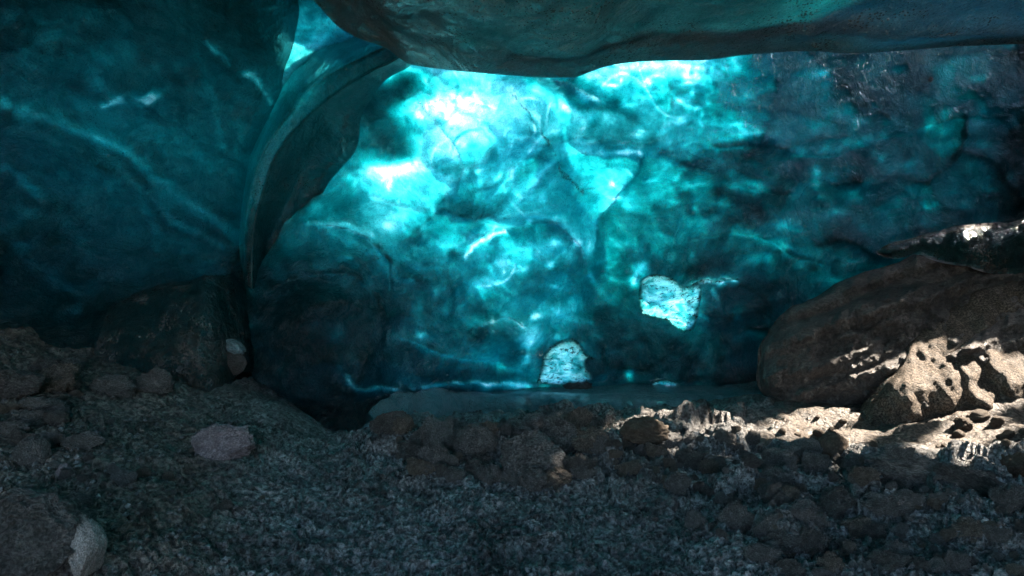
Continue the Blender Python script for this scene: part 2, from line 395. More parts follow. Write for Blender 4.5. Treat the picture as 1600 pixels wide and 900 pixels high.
def flecks(V, px, py, n, box, seed, size=(2, 9), amp=(.5, 1.8), ang=(0, 360), dark=.3, hair=.45, dens=None):
    """many small clear (or cloudy) spots and curved hairlines in the thickness of a sheet"""
    rg = np.random.default_rng(seed); st = px[0, 1] - px[0, 0]; x0, y0 = px[0, 0], py[0, 0]
    V = V.copy(); made = 0
    while made < n:
        cx, cy_ = rg.uniform(box[0], box[1]), rg.uniform(box[2], box[3]); made += 1
        if dens is not None and rg.random() > dens(cx, cy_): continue
        r = size[0] + (size[1] - size[0]) * rg.random() ** 2.5; a = R(rg.uniform(*ang)); am = rg.uniform(*amp) * (1 if rg.random() < dark else -1)
        if rg.random() < hair: L, w, k = r * rg.uniform(2.5, 6), rg.uniform(1.3, 2.6), rg.uniform(-.02, .02)
        else: L, w, k = r * rg.uniform(.8, 1.6), r * rg.uniform(.4, .9), 0
        m = L * 2.2 + 6
        i0, i1 = int((cx - m - x0) / st), int((cx + m - x0) / st) + 1; j0, j1 = int((cy_ - m - y0) / st), int((cy_ + m - y0) / st) + 1
        i0, j0 = max(i0, 0), max(j0, 0)
        if i0 >= i1 or j0 >= j1: continue
        X = px[j0:j1, i0:i1] - cx; Y = py[j0:j1, i0:i1] - cy_
        if X.size == 0: continue
        u = X * math.cos(a) + Y * math.sin(a); v = -X * math.sin(a) + Y * math.cos(a); v = v - k * u * u
        e = .35 * fbm((X + cx) * .09, (Y + cy_) * .09, o=2, s=seed)
        V[j0:j1, i0:i1] += am * np.exp(-((u / L) ** 2 + (v / w) ** 2) ** 1.3 * (1 + 2 * np.clip(e, 0, 1)))
    return V

LIP = smooth([(430, -40), (490, 2), (525, 38), (560, 58), (600, 72), (632, 95), (660, 102), (700, 107), (740, 111), (790, 115), (850, 119), (893, 119), (905, 117), (950, 101), (1000, 94), (1060, 92),
              (1110, 91), (1180, 82), (1270, 77), (1335, 81), (1420, 76), (1500, 70), (1600, 66), (1750, 60), (1950, 55)], 5)
# --- windows of thin ice in the back wall
WIN1 = smooth([(1001, 436), (1022, 427), (1050, 434), (1070, 448), (1090, 441), (1096, 455), (1092, 486), (1084, 514), (1064, 517), (1045, 503), (1030, 497), (1004, 490), (998, 465), (1001, 436)], 3)
WIN2 = smooth([(838, 600), (846, 572), (851, 550), (872, 534), (892, 528), (906, 537), (914, 551), (930, 561), (914, 566), (921, 582), (927, 592), (900, 600), (838, 600)], 3)

WIN3 = smooth([(1012, 604), (1022, 596), (1038, 593), (1056, 597), (1062, 604), (1040, 602), (1012, 604)], 3)
GLINT = smooth([(1080, 446), (1092, 438), (1106, 436), (1120, 439), (1130, 434), (1145, 433), (1156, 437), (1145, 438), (1130, 440), (1120, 446), (1104, 443), (1092, 445), (1080, 446)], 3)  # highlight streak, shaped as a strip of thin ice
FOLDS = [  # (points, width, strength): left of the direction of travel is the clear side (screen, y down)
    ([(480, 346), (520, 352), (560, 366), (595, 395), (612, 432), (606, 490)], 34, 1.0),
    ([(990, 190), (950, 170), (905, 142), (855, 120)], 26, 1.2),
    ([(925, 425), (932, 350), (955, 318), (988, 284), (1006, 240)], 30, 1.1),
    ([(732, 525), (742, 505), (775, 496), (806, 502), (824, 520)], 20, .8),
    ([(610, 520), (680, 552), (760, 562), (822, 588)], 24, .8),
    ([(700, 385), (745, 372), (800, 350), (860, 345), (908, 378), (922, 430)], 30, .9),
    ([(1010, 420), (1060, 382), (1150, 366), (1230, 392), (1310, 424)], 34, .7),
    ([(1060, 240), (1180, 226), (1290, 240), (1400, 206), (1500, 190), (1610, 182)], 30, .7),
    ([(1450, 200), (1400, 184), (1330, 132), (1268, 82)], 32, .8),
    ([(700, 335), (722, 262), (692, 200), (642, 132)], 36, .5),
    ([(395, 480), (450, 440), (525, 430), (592, 468), (606, 560)], 32, .7),
    ([(1112, 442), (1152, 440), (1192, 470), (1204, 545)], 26, .7),
    ([(1040, 300), (1130, 290), (1230, 300), (1330, 285), (1450, 262)], 26, .5),
    ([(560, 165), (600, 150), (660, 158), (720, 150), (780, 175)], 26, .5),
    ([(820, 300), (860, 262), (905, 240), (950, 250)], 24, .6)]
def folds(px, py, sharp=1.):
    r = np.zeros(px.shape); rd = np.zeros(px.shape)
    wx = px + 7 * fbm(px * .02, py * .02, o=3, s=140); wy = py + 7 * fbm(px * .02, py * .02, o=3, s=141)
    for pts, w, am in FOLDS:
        p = smooth(pts, 5); best = np.full(px.shape, 1e9); sg = np.zeros(px.shape); tt = np.zeros(px.shape); n = len(p) - 1
        for k in range(n):
            (x0, y0), (x1, y1) = p[k], p[k + 1]; dx, dy = x1 - x0, y1 - y0; L = dx * dx + dy * dy + 1e-9
            t = np.clip(((wx - x0) * dx + (wy - y0) * dy) / L, 0, 1); qx, qy = wx - x0 - t * dx, wy - y0 - t * dy; d = np.hypot(qx, qy); m = d < best
            best = np.where(m, d, best); sg = np.where(m, np.sign(dx * qy - dy * qx), sg); tt = np.where(m, (k + t) / n, tt)
        fade = ss(0, .18, tt) * ss(1, .82, tt)
        dark = (sg > 0)
        r += am * fade * np.where(dark, np.exp(-best / w), -.75 * np.exp(-(best / (w * .35)) ** 1.3))
        rd += am * fade * np.where(dark, .10 * np.exp(-best / w), -.03 * np.exp(-(best / (w * .4)) ** 2))
    return r, rd
def scallop(px, py):
    """melt hollows: smooth cups meeting in soft cusps; returns cup height 0..1 and cusp sharpness"""
    wx = px + 34 * fbm(px * .007, py * .007, o=3, s=64); wy = py + 34 * fbm(px * .007, py * .007, o=3, s=65)
    f1, f2, _ = worley(wx / 120 + .25 * wy / 120, wy / 82, 66)
    g1, g2, _ = worley(wx / 47 + 9, wy / 34 + 5, 67)
    return f1 ** 2, np.exp(-((f2 - f1) / .10) ** 2), g1 ** 2, np.exp(-((g2 - g1) / .12) ** 2)
def depth_back(px, py):
    xs = [100, 350, 500, 650, 800, 950, 1100, 1300, 1500, 1700, 1900]
    ys = [-220, -60, 60, 160, 260, 360, 460, 560, 640, 720]
    z = [[5.6, 5.5, 5.3, 5.3, 5.5, 5.8, 6.2, 6.8, 7.3, 7.6, 7.6],
         [6.2, 6.0, 5.8, 5.6, 5.8, 6.1, 6.5, 7.1, 7.6, 7.8, 7.8],
         [6.8, 6.6, 6.4, 6.1, 6.1, 6.4, 6.7, 7.3, 7.8, 8.0, 8.0],
         [7.2, 7.0, 6.9, 6.6, 6.5, 6.9, 6.9, 7.5, 7.9, 8.0, 8.0],
         [7.4, 7.3, 7.1, 6.7, 6.8, 7.1, 7.2, 7.6, 8.0, 8.0, 8.0],
         [7.4, 7.1, 6.7, 6.8, 7.1, 7.4, 7.5, 7.7, 8.0, 8.0, 8.0],
         [7.2, 6.7, 6.3, 6.7, 7.4, 7.6, 7.6, 7.8, 7.9, 7.9, 7.9],
         [7.0, 6.4, 6.1, 6.6, 7.5, 7.7, 7.7, 7.8, 7.9, 7.9, 7.9],
         [6.9, 6.3, 6.1, 6.7, 7.5, 7.8, 7.8, 7.8, 7.9, 7.9, 7.9],
         [6.9, 6.3, 6.2, 6.8, 7.6, 7.8, 7.8, 7.8, 7.9, 7.9, 7.9]]
    D = table(xs, ys, z, px, py)
    wx = px + 25 * fbm(px * .006, py * .006, s=60); wy = py + 25 * fbm(px * .006, py * .006, s=61)
    D = D + .16 * fbm(wx * .006, wy * .008, o=5, s=62) + .03 * (1 - 2 * np.abs(fbm(wx * .012, wy * .014, o=3, s=63)))
    a1, e1, a2, e2 = scallop(px, py); m2 = ss(-.2, .4, fbm(px * .004, py * .004, s=68))
    D = D - .20 * a1 - .05 * a2 * m2 + .33 * folds(px, py)[1]
    # crease that runs down the dome from the roof lip, bosses and hollows
    cr = pline_dist(wx, wy, smooth([(790, 118), (850, 200), (905, 290), (930, 360), (935, 470)]))
    D = D + .22 * np.exp(-(cr / 20) ** 2)
    D = D - .30 * np.exp(-((px - 965) / 60) ** 2 - ((py - 215) / 45) ** 2)
    D = D - .25 * np.exp(-((px - 785) / 52) ** 2 - ((py - 525) / 34) ** 2)
    D = D - .25 * np.exp(-((px - 1120) / 50) ** 2 - ((py - 500) / 60) ** 2)
    return D
RIB_HID = [(520, 70), (600, 85), (545, 150), (505, 230), (500, 280), (455, 345), (400, 395), (300, 400), (300, 60)]
def v_back(px, py):
    xs = [300, 400, 500, 600, 700, 800, 900, 1000, 1100, 1200, 1300, 1400, 1500, 1600, 1900]
    ys = [-100, 50, 100, 150, 200, 250, 300, 350, 400, 450, 500, 550, 600, 650]
    v = [[3, 3, 2.0, 1.6, 1.5, 1.5, 1.5, 1.5, 2, 2.5, 2.8, 3, 3, 3.2, 3.2],
         [2, 2, 1.2, 1.1, .9, .9, .8, .7, 1.0, 2.2, 2.6, 2.8, 3.0, 3.2, 3.2],
         [3, 2.6, 1.6, 1.1, .7, .6, .9, .5, .8, 2.2, 2.6, 2.8, 3.0, 3.2, 3.2],
         [3, 3.0, 3.0, 2.3, .7, .7, 1.5, 1.0, 1.7, 2.2, 2.5, 2.9, 2.8, 3.2, 3.2],
         [3, 3.2, 3.2, 2.4, .25, .6, 1.3, 1.0, 2.0, 2.0, 2.4, 3.0, 3.0, 3.3, 3.2],
         [3, 3.2, 3.0, 1.2, .9, 1.1, 1.3, 1.3, 2.1, 2.4, 2.5, 2.8, 3.0, 3.1, 3.2],
         [3, 3.2, 2.2, 1.1, 1.1, 1.2, 1.4, 1.5, 2.4, 2.8, 2.7, 3.0, 3.1, 3.4, 3.2],
         [3, 3.2, 1.5, 1.2, 1.4, 1.3, 1.5, 2.3, 2.4, 2.6, 2.8, 3.0, 3.2, 3.3, 3.2],
         [3, 3.0, 2.1, 1.5, 1.5, 1.2, 1.5, 2.5, 2.6, 2.6, 2.9, 3.2, 3.4, 3.6, 3.5],
         [3, 3.2, 2.8, 2.3, 1.9, 1.6, 2.2, 2.7, 2.8, 3.0, 3.3, 3.5, 3.6, 3.8, 3.5],
         [3, 3.6, 3.0, 2.6, 1.9, 1.6, 2.4, 3.0, 3.0, 3.3, 3.5, 3.8, 3.9, 4.0, 3.5],
         [3, 3.8, 3.2, 2.8, 2.0, 2.0, 2.7, 3.3, 3.4, 3.6, 3.8, 4, 4, 4, 4],
         [3, 4.0, 3.6, 3.1, 2.4, 2.3, 3.1, 3.5, 3.7, 3.9, 4, 4, 4, 4, 4],
         [3, 4.0, 4.0, 3.6, 3.2, 3.2, 3.6, 4, 4, 4, 4, 4, 4, 4, 4]]
    V = table(xs, ys, v, px + 10 * fbm(px * .01, py * .01, s=70), py + 10 * fbm(px * .01, py * .01, s=71))
    a1, e1, a2, e2 = scallop(px, py); m2 = ss(-.2, .4, fbm(px * .004, py * .004, s=68))
    V = V + .9 * (a1 - .25) - .45 * e1 * ss(.1, .6, fbm(px * .01, py * .01, s=69) + .3) + .35 * (a2 - .2) * m2
    wx = px + 40 * fbm(px * .008, py * .008, o=5, s=72); wy = py + 30 * fbm(px * .008, py * .008, o=5, s=73)
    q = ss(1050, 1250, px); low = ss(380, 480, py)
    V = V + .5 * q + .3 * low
    V = V + .16 + .9 * folds(px, py)[0]
    V = V + (.40 - .15 * q) * fbm(wx * .014, wy * .018, o=6, s=74, g=.6) + .25 * fbm(.8 * wx * .03 + .6 * wy * .03, (-.6 * wx + .8 * wy) * .009, o=5, s=75, g=.65)
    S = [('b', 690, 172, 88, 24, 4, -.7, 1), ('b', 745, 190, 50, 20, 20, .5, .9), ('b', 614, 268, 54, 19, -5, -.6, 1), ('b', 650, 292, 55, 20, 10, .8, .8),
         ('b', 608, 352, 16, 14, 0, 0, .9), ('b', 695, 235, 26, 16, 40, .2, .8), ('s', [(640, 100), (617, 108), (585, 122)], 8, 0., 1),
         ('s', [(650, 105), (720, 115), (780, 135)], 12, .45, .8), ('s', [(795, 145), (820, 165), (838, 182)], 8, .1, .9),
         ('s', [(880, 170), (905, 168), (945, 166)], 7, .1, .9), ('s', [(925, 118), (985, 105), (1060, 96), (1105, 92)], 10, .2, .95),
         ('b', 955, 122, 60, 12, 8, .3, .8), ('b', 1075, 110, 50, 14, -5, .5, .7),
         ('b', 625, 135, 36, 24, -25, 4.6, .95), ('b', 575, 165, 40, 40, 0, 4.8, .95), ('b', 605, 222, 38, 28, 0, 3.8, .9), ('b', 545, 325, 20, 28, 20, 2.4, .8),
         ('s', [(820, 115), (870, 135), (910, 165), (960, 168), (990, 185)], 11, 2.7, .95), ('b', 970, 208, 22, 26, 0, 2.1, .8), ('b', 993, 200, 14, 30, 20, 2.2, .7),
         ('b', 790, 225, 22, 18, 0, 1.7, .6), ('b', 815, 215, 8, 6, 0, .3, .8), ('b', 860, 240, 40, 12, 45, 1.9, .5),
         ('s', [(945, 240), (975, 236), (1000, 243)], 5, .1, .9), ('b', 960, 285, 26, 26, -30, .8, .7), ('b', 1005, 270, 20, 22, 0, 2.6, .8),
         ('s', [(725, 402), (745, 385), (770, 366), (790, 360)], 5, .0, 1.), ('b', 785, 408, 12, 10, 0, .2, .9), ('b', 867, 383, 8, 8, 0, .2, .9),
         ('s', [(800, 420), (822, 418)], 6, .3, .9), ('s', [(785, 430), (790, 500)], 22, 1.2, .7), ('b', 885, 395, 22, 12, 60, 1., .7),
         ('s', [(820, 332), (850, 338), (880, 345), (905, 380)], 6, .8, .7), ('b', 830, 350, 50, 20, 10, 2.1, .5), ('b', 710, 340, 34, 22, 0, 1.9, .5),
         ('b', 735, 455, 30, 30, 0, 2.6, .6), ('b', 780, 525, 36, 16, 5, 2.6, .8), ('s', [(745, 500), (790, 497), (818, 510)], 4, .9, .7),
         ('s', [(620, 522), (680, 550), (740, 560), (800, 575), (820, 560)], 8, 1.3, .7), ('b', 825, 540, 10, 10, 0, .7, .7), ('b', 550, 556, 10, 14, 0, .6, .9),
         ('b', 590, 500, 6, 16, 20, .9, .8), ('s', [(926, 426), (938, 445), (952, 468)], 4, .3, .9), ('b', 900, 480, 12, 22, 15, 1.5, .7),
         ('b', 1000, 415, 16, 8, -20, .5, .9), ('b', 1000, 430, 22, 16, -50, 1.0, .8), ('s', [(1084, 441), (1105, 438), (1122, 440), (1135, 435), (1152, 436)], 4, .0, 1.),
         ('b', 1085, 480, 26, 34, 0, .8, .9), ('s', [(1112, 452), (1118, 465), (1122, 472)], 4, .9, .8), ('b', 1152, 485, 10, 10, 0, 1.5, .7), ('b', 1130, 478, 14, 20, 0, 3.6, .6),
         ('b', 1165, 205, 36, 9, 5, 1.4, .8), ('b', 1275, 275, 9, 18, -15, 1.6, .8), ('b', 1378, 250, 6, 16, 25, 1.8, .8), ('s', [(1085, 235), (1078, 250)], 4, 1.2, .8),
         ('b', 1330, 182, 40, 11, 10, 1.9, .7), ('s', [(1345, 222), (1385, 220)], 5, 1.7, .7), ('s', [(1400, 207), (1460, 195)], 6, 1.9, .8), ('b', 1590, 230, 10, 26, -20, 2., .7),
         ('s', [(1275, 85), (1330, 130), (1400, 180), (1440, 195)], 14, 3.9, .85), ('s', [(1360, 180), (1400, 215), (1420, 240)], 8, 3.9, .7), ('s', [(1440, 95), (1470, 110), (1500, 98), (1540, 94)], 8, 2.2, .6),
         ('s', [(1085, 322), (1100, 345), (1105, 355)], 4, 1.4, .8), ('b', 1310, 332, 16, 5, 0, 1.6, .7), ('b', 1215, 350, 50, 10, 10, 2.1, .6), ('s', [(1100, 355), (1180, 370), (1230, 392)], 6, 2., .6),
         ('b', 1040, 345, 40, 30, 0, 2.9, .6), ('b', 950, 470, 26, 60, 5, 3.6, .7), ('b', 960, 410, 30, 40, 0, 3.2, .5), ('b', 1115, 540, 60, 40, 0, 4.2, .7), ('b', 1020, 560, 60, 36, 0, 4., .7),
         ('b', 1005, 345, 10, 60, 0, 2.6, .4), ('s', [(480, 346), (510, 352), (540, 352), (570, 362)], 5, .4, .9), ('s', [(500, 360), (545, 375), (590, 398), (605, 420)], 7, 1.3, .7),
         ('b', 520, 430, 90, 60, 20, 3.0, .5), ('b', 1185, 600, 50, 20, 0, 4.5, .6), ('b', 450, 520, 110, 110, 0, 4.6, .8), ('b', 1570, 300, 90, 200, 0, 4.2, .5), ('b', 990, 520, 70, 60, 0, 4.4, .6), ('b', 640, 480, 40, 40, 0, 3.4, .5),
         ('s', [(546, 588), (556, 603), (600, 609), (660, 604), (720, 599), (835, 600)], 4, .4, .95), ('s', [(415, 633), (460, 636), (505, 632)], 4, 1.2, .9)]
    V = paint(V, px, py, S, warp=7, ws=.03)
    V = V + .30 * ss(.2, 1.2, V) * (fbm(px * .06, py * .06, o=5, s=76, g=.8) + 1.0 * fbm(wx * .035, wy * .05, o=5, s=77, g=.7))
    V = np.clip(.0 + 1.02 * V + .065 * V * V, .0, 7)
    V = flecks(V, px, py, 260, (390, 1250, 60, 620), 1, size=(2, 9), amp=(.3, 1.3))
    V = flecks(V, px, py, 200, (400, 1000, 380, 620), 2, size=(2, 10), amp=(.5, 2.), dark=.2, hair=.25)
    V = flecks(V, px, py, 90, (400, 1250, 150, 600), 3, size=(10, 32), amp=(.3, 1.2), dark=.5, hair=.1)
    V = flecks(V, px, py, 420, (950, 1620, 70, 480), 4, size=(3, 14), amp=(.4, 1.5), ang=(-18, 22), dark=.35)
    V = flecks(V, px, py, 60, (1050, 1620, 120, 440), 5, size=(12, 36), amp=(.4, 1.3), ang=(-15, 20), dark=.45, hair=.2)
    V = np.clip(V, .0, 8)
    # thin and clear where the arch, the left face and the mound stand in front of it
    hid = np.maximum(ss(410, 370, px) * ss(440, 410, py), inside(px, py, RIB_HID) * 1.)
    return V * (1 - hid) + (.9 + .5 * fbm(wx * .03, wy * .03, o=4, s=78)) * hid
def build_back():
    px, py = grid(250, 1790, -220, 690, 2.3)
    D = depth_back(px, py)
    P = ray_pt(px, py, D)
    # above the roof lip the sheet folds forward and down onto the roof slab
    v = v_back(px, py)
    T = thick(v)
    n = 14; top = P[0]
    tgt = top.copy(); tgt[:, 1] = 4.47; tgt[:, 2] = CZ + 4.6 * (450 - np.interp(800 + F * tgt[:, 0] / 4.6, *np.array(LIP).T)) / F + .085 + .5 * ss(-1.3, -1.8, tgt[:, 0])
    # keep x, fold over
    rows = [top * (1 - t) + tgt * t + np.array([0, 0, .35 * math.sin(math.pi * t)]) for t in np.linspace(1, 0, n, endpoint=False)]
    P = np.concatenate([np.array(rows), P]); T = np.concatenate([np.full((n, px.shape[1]), .2), T])
    full = np.concatenate([np.full((n, px.shape[1]), -1e3), py]); fpx = np.concatenate([np.repeat(px[:1], n, 0), px])
    w = np.minimum(1, ss(-220, -320, full) + 0)
    off = outward(P, T, (.05, .8, .55))
    cpx = (fpx[:-1, :-1] + 1.15); cpy = (full[:-1, :-1] + 1.15)
    cell = np.ones(cpx.shape, bool)
    for wp in (WIN1, WIN2, WIN3, GLINT): cell &= ~(sdist(cpx, cpy, wp) > (5 if wp is WIN1 or wp is WIN2 else 1.5))
    hid = (cpx > 1612) | (cpy < 20)
    cell &= ~(sun_cells(P) & hid)  # unseen cells opened to let sunbeams onto the chosen patches
    zero = np.zeros(P.shape[:2])
    dirt = paint(zero, fpx, full, [('s', [(800, 148), (822, 168), (845, 205), (865, 245), (895, 285), (915, 310)], 8, .50, 1), ('s', [(830, 235), (880, 262), (910, 300)], 6, .48, .9), ('s', [(915, 310), (930, 350)], 5, .4, .9),
                 ('b', 570, 140, 70, 50, -30, .35, .9), ('b', 560, 200, 50, 60, 0, .35, .9), ('b', 950, 500, 30, 60, 0, .3, .8), ('b', 1110, 560, 130, 50, 0, .38, .8),
                 ('s', [(1290, 90), (1350, 150), (1430, 195)], 18, .3, .8), ('b', 560, 600, 150, 26, 0, .35, .8), ('b', 1400, 400, 200, 40, -15, .33, .8), ('b', 1350, 330, 200, 30, -8, .25, .8)], warp=10)
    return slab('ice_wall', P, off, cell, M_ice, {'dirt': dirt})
# --- left wall: big dim blue-grey face
LEFT_EDGE = smooth([(478, -60), (476, 0), (470, 40), (462, 75), (445, 125), (440, 150), (420, 195), (404, 225), (392, 256), (390, 300), (384, 350), (388, 410), (386, 470), (384, 560), (380, 640)], 5)
def build_left():
    px, py = grid(-900, 600, -420, 660, 3.6)
    px, py, ok = snap(px, py, LEFT_EDGE + [(-2000, 700), (-2000, -900), (478, -900)], 2.6)
    xs = [-900, -500, -200, 0, 150, 300, 400, 500]; ys = [-420, -200, 0, 150, 300, 420, 520, 660]
    z = [[2.2, 2.6, 3.0, 3.2, 3.3, 3.5, 3.7, 3.9], [2.5, 3.1, 3.7, 3.9, 4.1, 4.4, 4.6, 4.9], [2.8, 3.6, 4.3, 4.6, 4.9, 5.2, 5.5, 5.9],
         [3.0, 3.9, 4.7, 5.1, 5.5, 5.9, 6.3, 6.5], [3.1, 4.0, 4.9, 5.4, 5.9, 6.4, 6.6, 6.8], [3.1, 4.0, 4.9, 5.4, 5.9, 6.4, 6.7, 6.9], [3.0, 3.9, 4.7, 5.2, 5.7, 6.2, 6.6, 6.8], [3.0, 3.8, 4.5, 5., 5.5, 6.1, 6.5, 6.8]]
    D = table(xs, ys, z, px, py)
    wx = px + 30 * fbm(px * .005, py * .005, s=80); wy = py + 30 * fbm(px * .005, py * .005, s=81)
    D = D + .14 * fbm(wx * .005, wy * .007, o=5, s=82)
    fl = pline_dist(wx, wy, smooth([(-100, 150), (60, 190), (180, 245), (260, 320), (400, 385)])); D = D - .08 * np.exp(-(fl / 30) ** 2)
    fl = pline_dist(wx, wy, smooth([(20, 380), (80, 440), (130, 470), (125, 500)])); D = D + .12 * np.exp(-(fl / 22) ** 2)
    sg = np.where(py > 195 + .45 * px, 1, 0)
    D = D + .12 * np.exp(-((px - 60) / 60) ** 2 - ((py - 460) / 45) ** 2)
    D = D - .22 * np.exp(-((px - 208) / 36) ** 2 - (np.clip(py - 140, -75, 0) / 40.) ** 2 - (np.clip(py - 140, 0, 99) / 22.) ** 2)
    cr = pline_dist(px, py, smooth([(320, 65), (370, 110), (425, 160)])); D = D - .03 * np.exp(-(cr / 14) ** 2)
    e = sdist(px, py, LEFT_EDGE + [(-2000, 700), (-2000, -900), (478, -900)])
    bt = (e < 40) & (px > 330) & (py < 420)
    D = D + .5 * (1 - np.sqrt(np.clip(1 - (1 - np.clip(e / 40, 0, 1)) ** 2, 0, 1))) * (px > 300) * (1 - ss(380, 425, py))
    P = ray_pt(px, py, D)
    v = table([-900, 0, 100, 200, 300, 400, 500], [-420, 0, 100, 200, 300, 400, 500, 660],
              [[4, 4, 4, 4, 4, 4, 4], [4, 3.7, 3.2, 2.9, 2.8, 3.3, 3.0], [3.6, 3.0, 2.9, 2.9, 2.8, 2.6, 2.2], [3.4, 2.7, 2.7, 2.6, 2.6, 2.6, 2.3], [4, 3.6, 3.7, 3.2, 2.7, 2.9, 2.6],
               [4.6, 4.4, 4.2, 3.9, 3.2, 3.0, 3], [5, 5, 4.8, 4.4, 4, 3.8, 3.6], [5, 5, 5, 5, 5, 5, 5]], px, py)
    wx = px + 50 * fbm(px * .006, py * .006, o=5, s=83); wy = py + 40 * fbm(px * .006, py * .006, o=5, s=84)
    u = .85 * wx + .5 * wy; w = -.5 * wx + .85 * wy
    v = .65 + .8 * v + .36 * fbm(u * .006, w * .022, o=7, s=85, g=.7) + .12 * fbm(px * .05, py * .05, o=4, s=86, g=.7)
    for pts, wd_, am in (([(0, 165), (70, 180), (150, 215), (230, 262), (300, 320), (390, 372)], 7, .9), ([(110, 195), (190, 235), (250, 290)], 4, .8), ([(20, 370), (60, 420), (100, 440), (125, 480)], 6, .8), ([(230, 300), (270, 345), (350, 385)], 4, .8), ([(160, 235), (215, 300), (250, 390)], 5, .6), ([(300, 60), (330, 150), (345, 230)], 5, .5), ([(0, 260), (90, 330), (150, 400)], 6, .6)):
        dd = pline_dist(px + 5 * fbm(px * .02, py * .02, s=87), py + 5 * fbm(px * .02, py * .02, s=88), smooth(pts)) / wd_
        v = v - am * np.exp(-dd ** 2) + .5 * am * np.exp(-((dd - 2.6) / 1.2) ** 2)
    v = paint(v, px, py, [('s', [(322, 66), (345, 88), (360, 98)], 6, .7, .95), ('s', [(378, 112), (398, 125), (412, 145), (424, 158)], 7, .3, .95), ('b', 388, 117, 8, 5, 30, 0, 1),
                          ('s', [(378, 196), (372, 240)], 5, 1.2, .7), ('b', 345, 234, 14, 5, 0, 1.0, .8), ('s', [(60, 165), (120, 195), (200, 230), (260, 320)], 9, 2.1, .6),
                          ('s', [(240, 300), (330, 345), (380, 350)], 7, 2.1, .5), ('b', 345, 30, 30, 40, 0, 3.2, .6), ('b', 455, 22, 22, 40, 0, 4.6, .9), ('b', 440, 70, 22, 14, 0, 3.6, .6),
                          ('b', 207, 156, 34, 14, -8, 1.9, .85), ('b', 206, 100, 22, 42, 0, 2.3, .45), ('b', 110, 500, 20, 14, 0, 2.2, .5), ('b', 80, 430, 60, 20, 30, 4.2, .7), ('s', [(385, 330), (390, 400)], 8, 2.3, .6)], warp=8, ws=.03)
    v = flecks(v, np.repeat(np.arange(-900, 600.1, 3.6)[None], px.shape[0], 0), np.repeat(np.arange(-420, 660.1, 3.6)[:, None], px.shape[1], 1), 420, (0, 470, 0, 520), 6, size=(4, 16), amp=(.2, .9), ang=(15, 55), dark=.5, hair=.6)
    rgh = np.random.default_rng(77)
    for k in range(26):
        a_ = rgh.uniform(165, 245); b_ = 156 + rgh.normal(0, 8); L_ = rgh.uniform(5, 16)
        v = v - rgh.uniform(.5, 1.3) * np.exp(-(pline_dist(px, py, [(a_ - L_, b_ + L_ * .45), (a_, b_ + 2), (a_ + L_, b_ - L_ * .4)]) / 2.6) ** 2)
    T = thick(np.clip(v, 0, 7))
    off = outward(P, T, (-.45, .6, .65))
    cell = all4(ok)
    dirt = paint(np.zeros(px.shape), px, py, [('b', 50, 50, 100, 70, 20, .40, .9), ('b', 340, 30, 40, 40, 40, .33, .9), ('s', [(315, 0), (335, 50), (365, 100), (400, 140)], 9, .42, .9), ('b', 455, 30, 22, 40, 0, .45, .9),
                 ('b', 210, 130, 40, 40, 0, .25, .8), ('s', [(180, 300), (260, 380), (380, 400)], 40, .3, .8), ('b', 70, 440, 60, 30, 0, .36, .9), ('b', -300, 450, 300, 100, 0, .4, .9)], warp=12)
    return slab('ice_wall', P, off, cell, M_left, {'dirt': dirt})
left = build_left()
tag(left, 'dim blue-grey ice face on the left with long diagonal pale veins', 'ice wall')

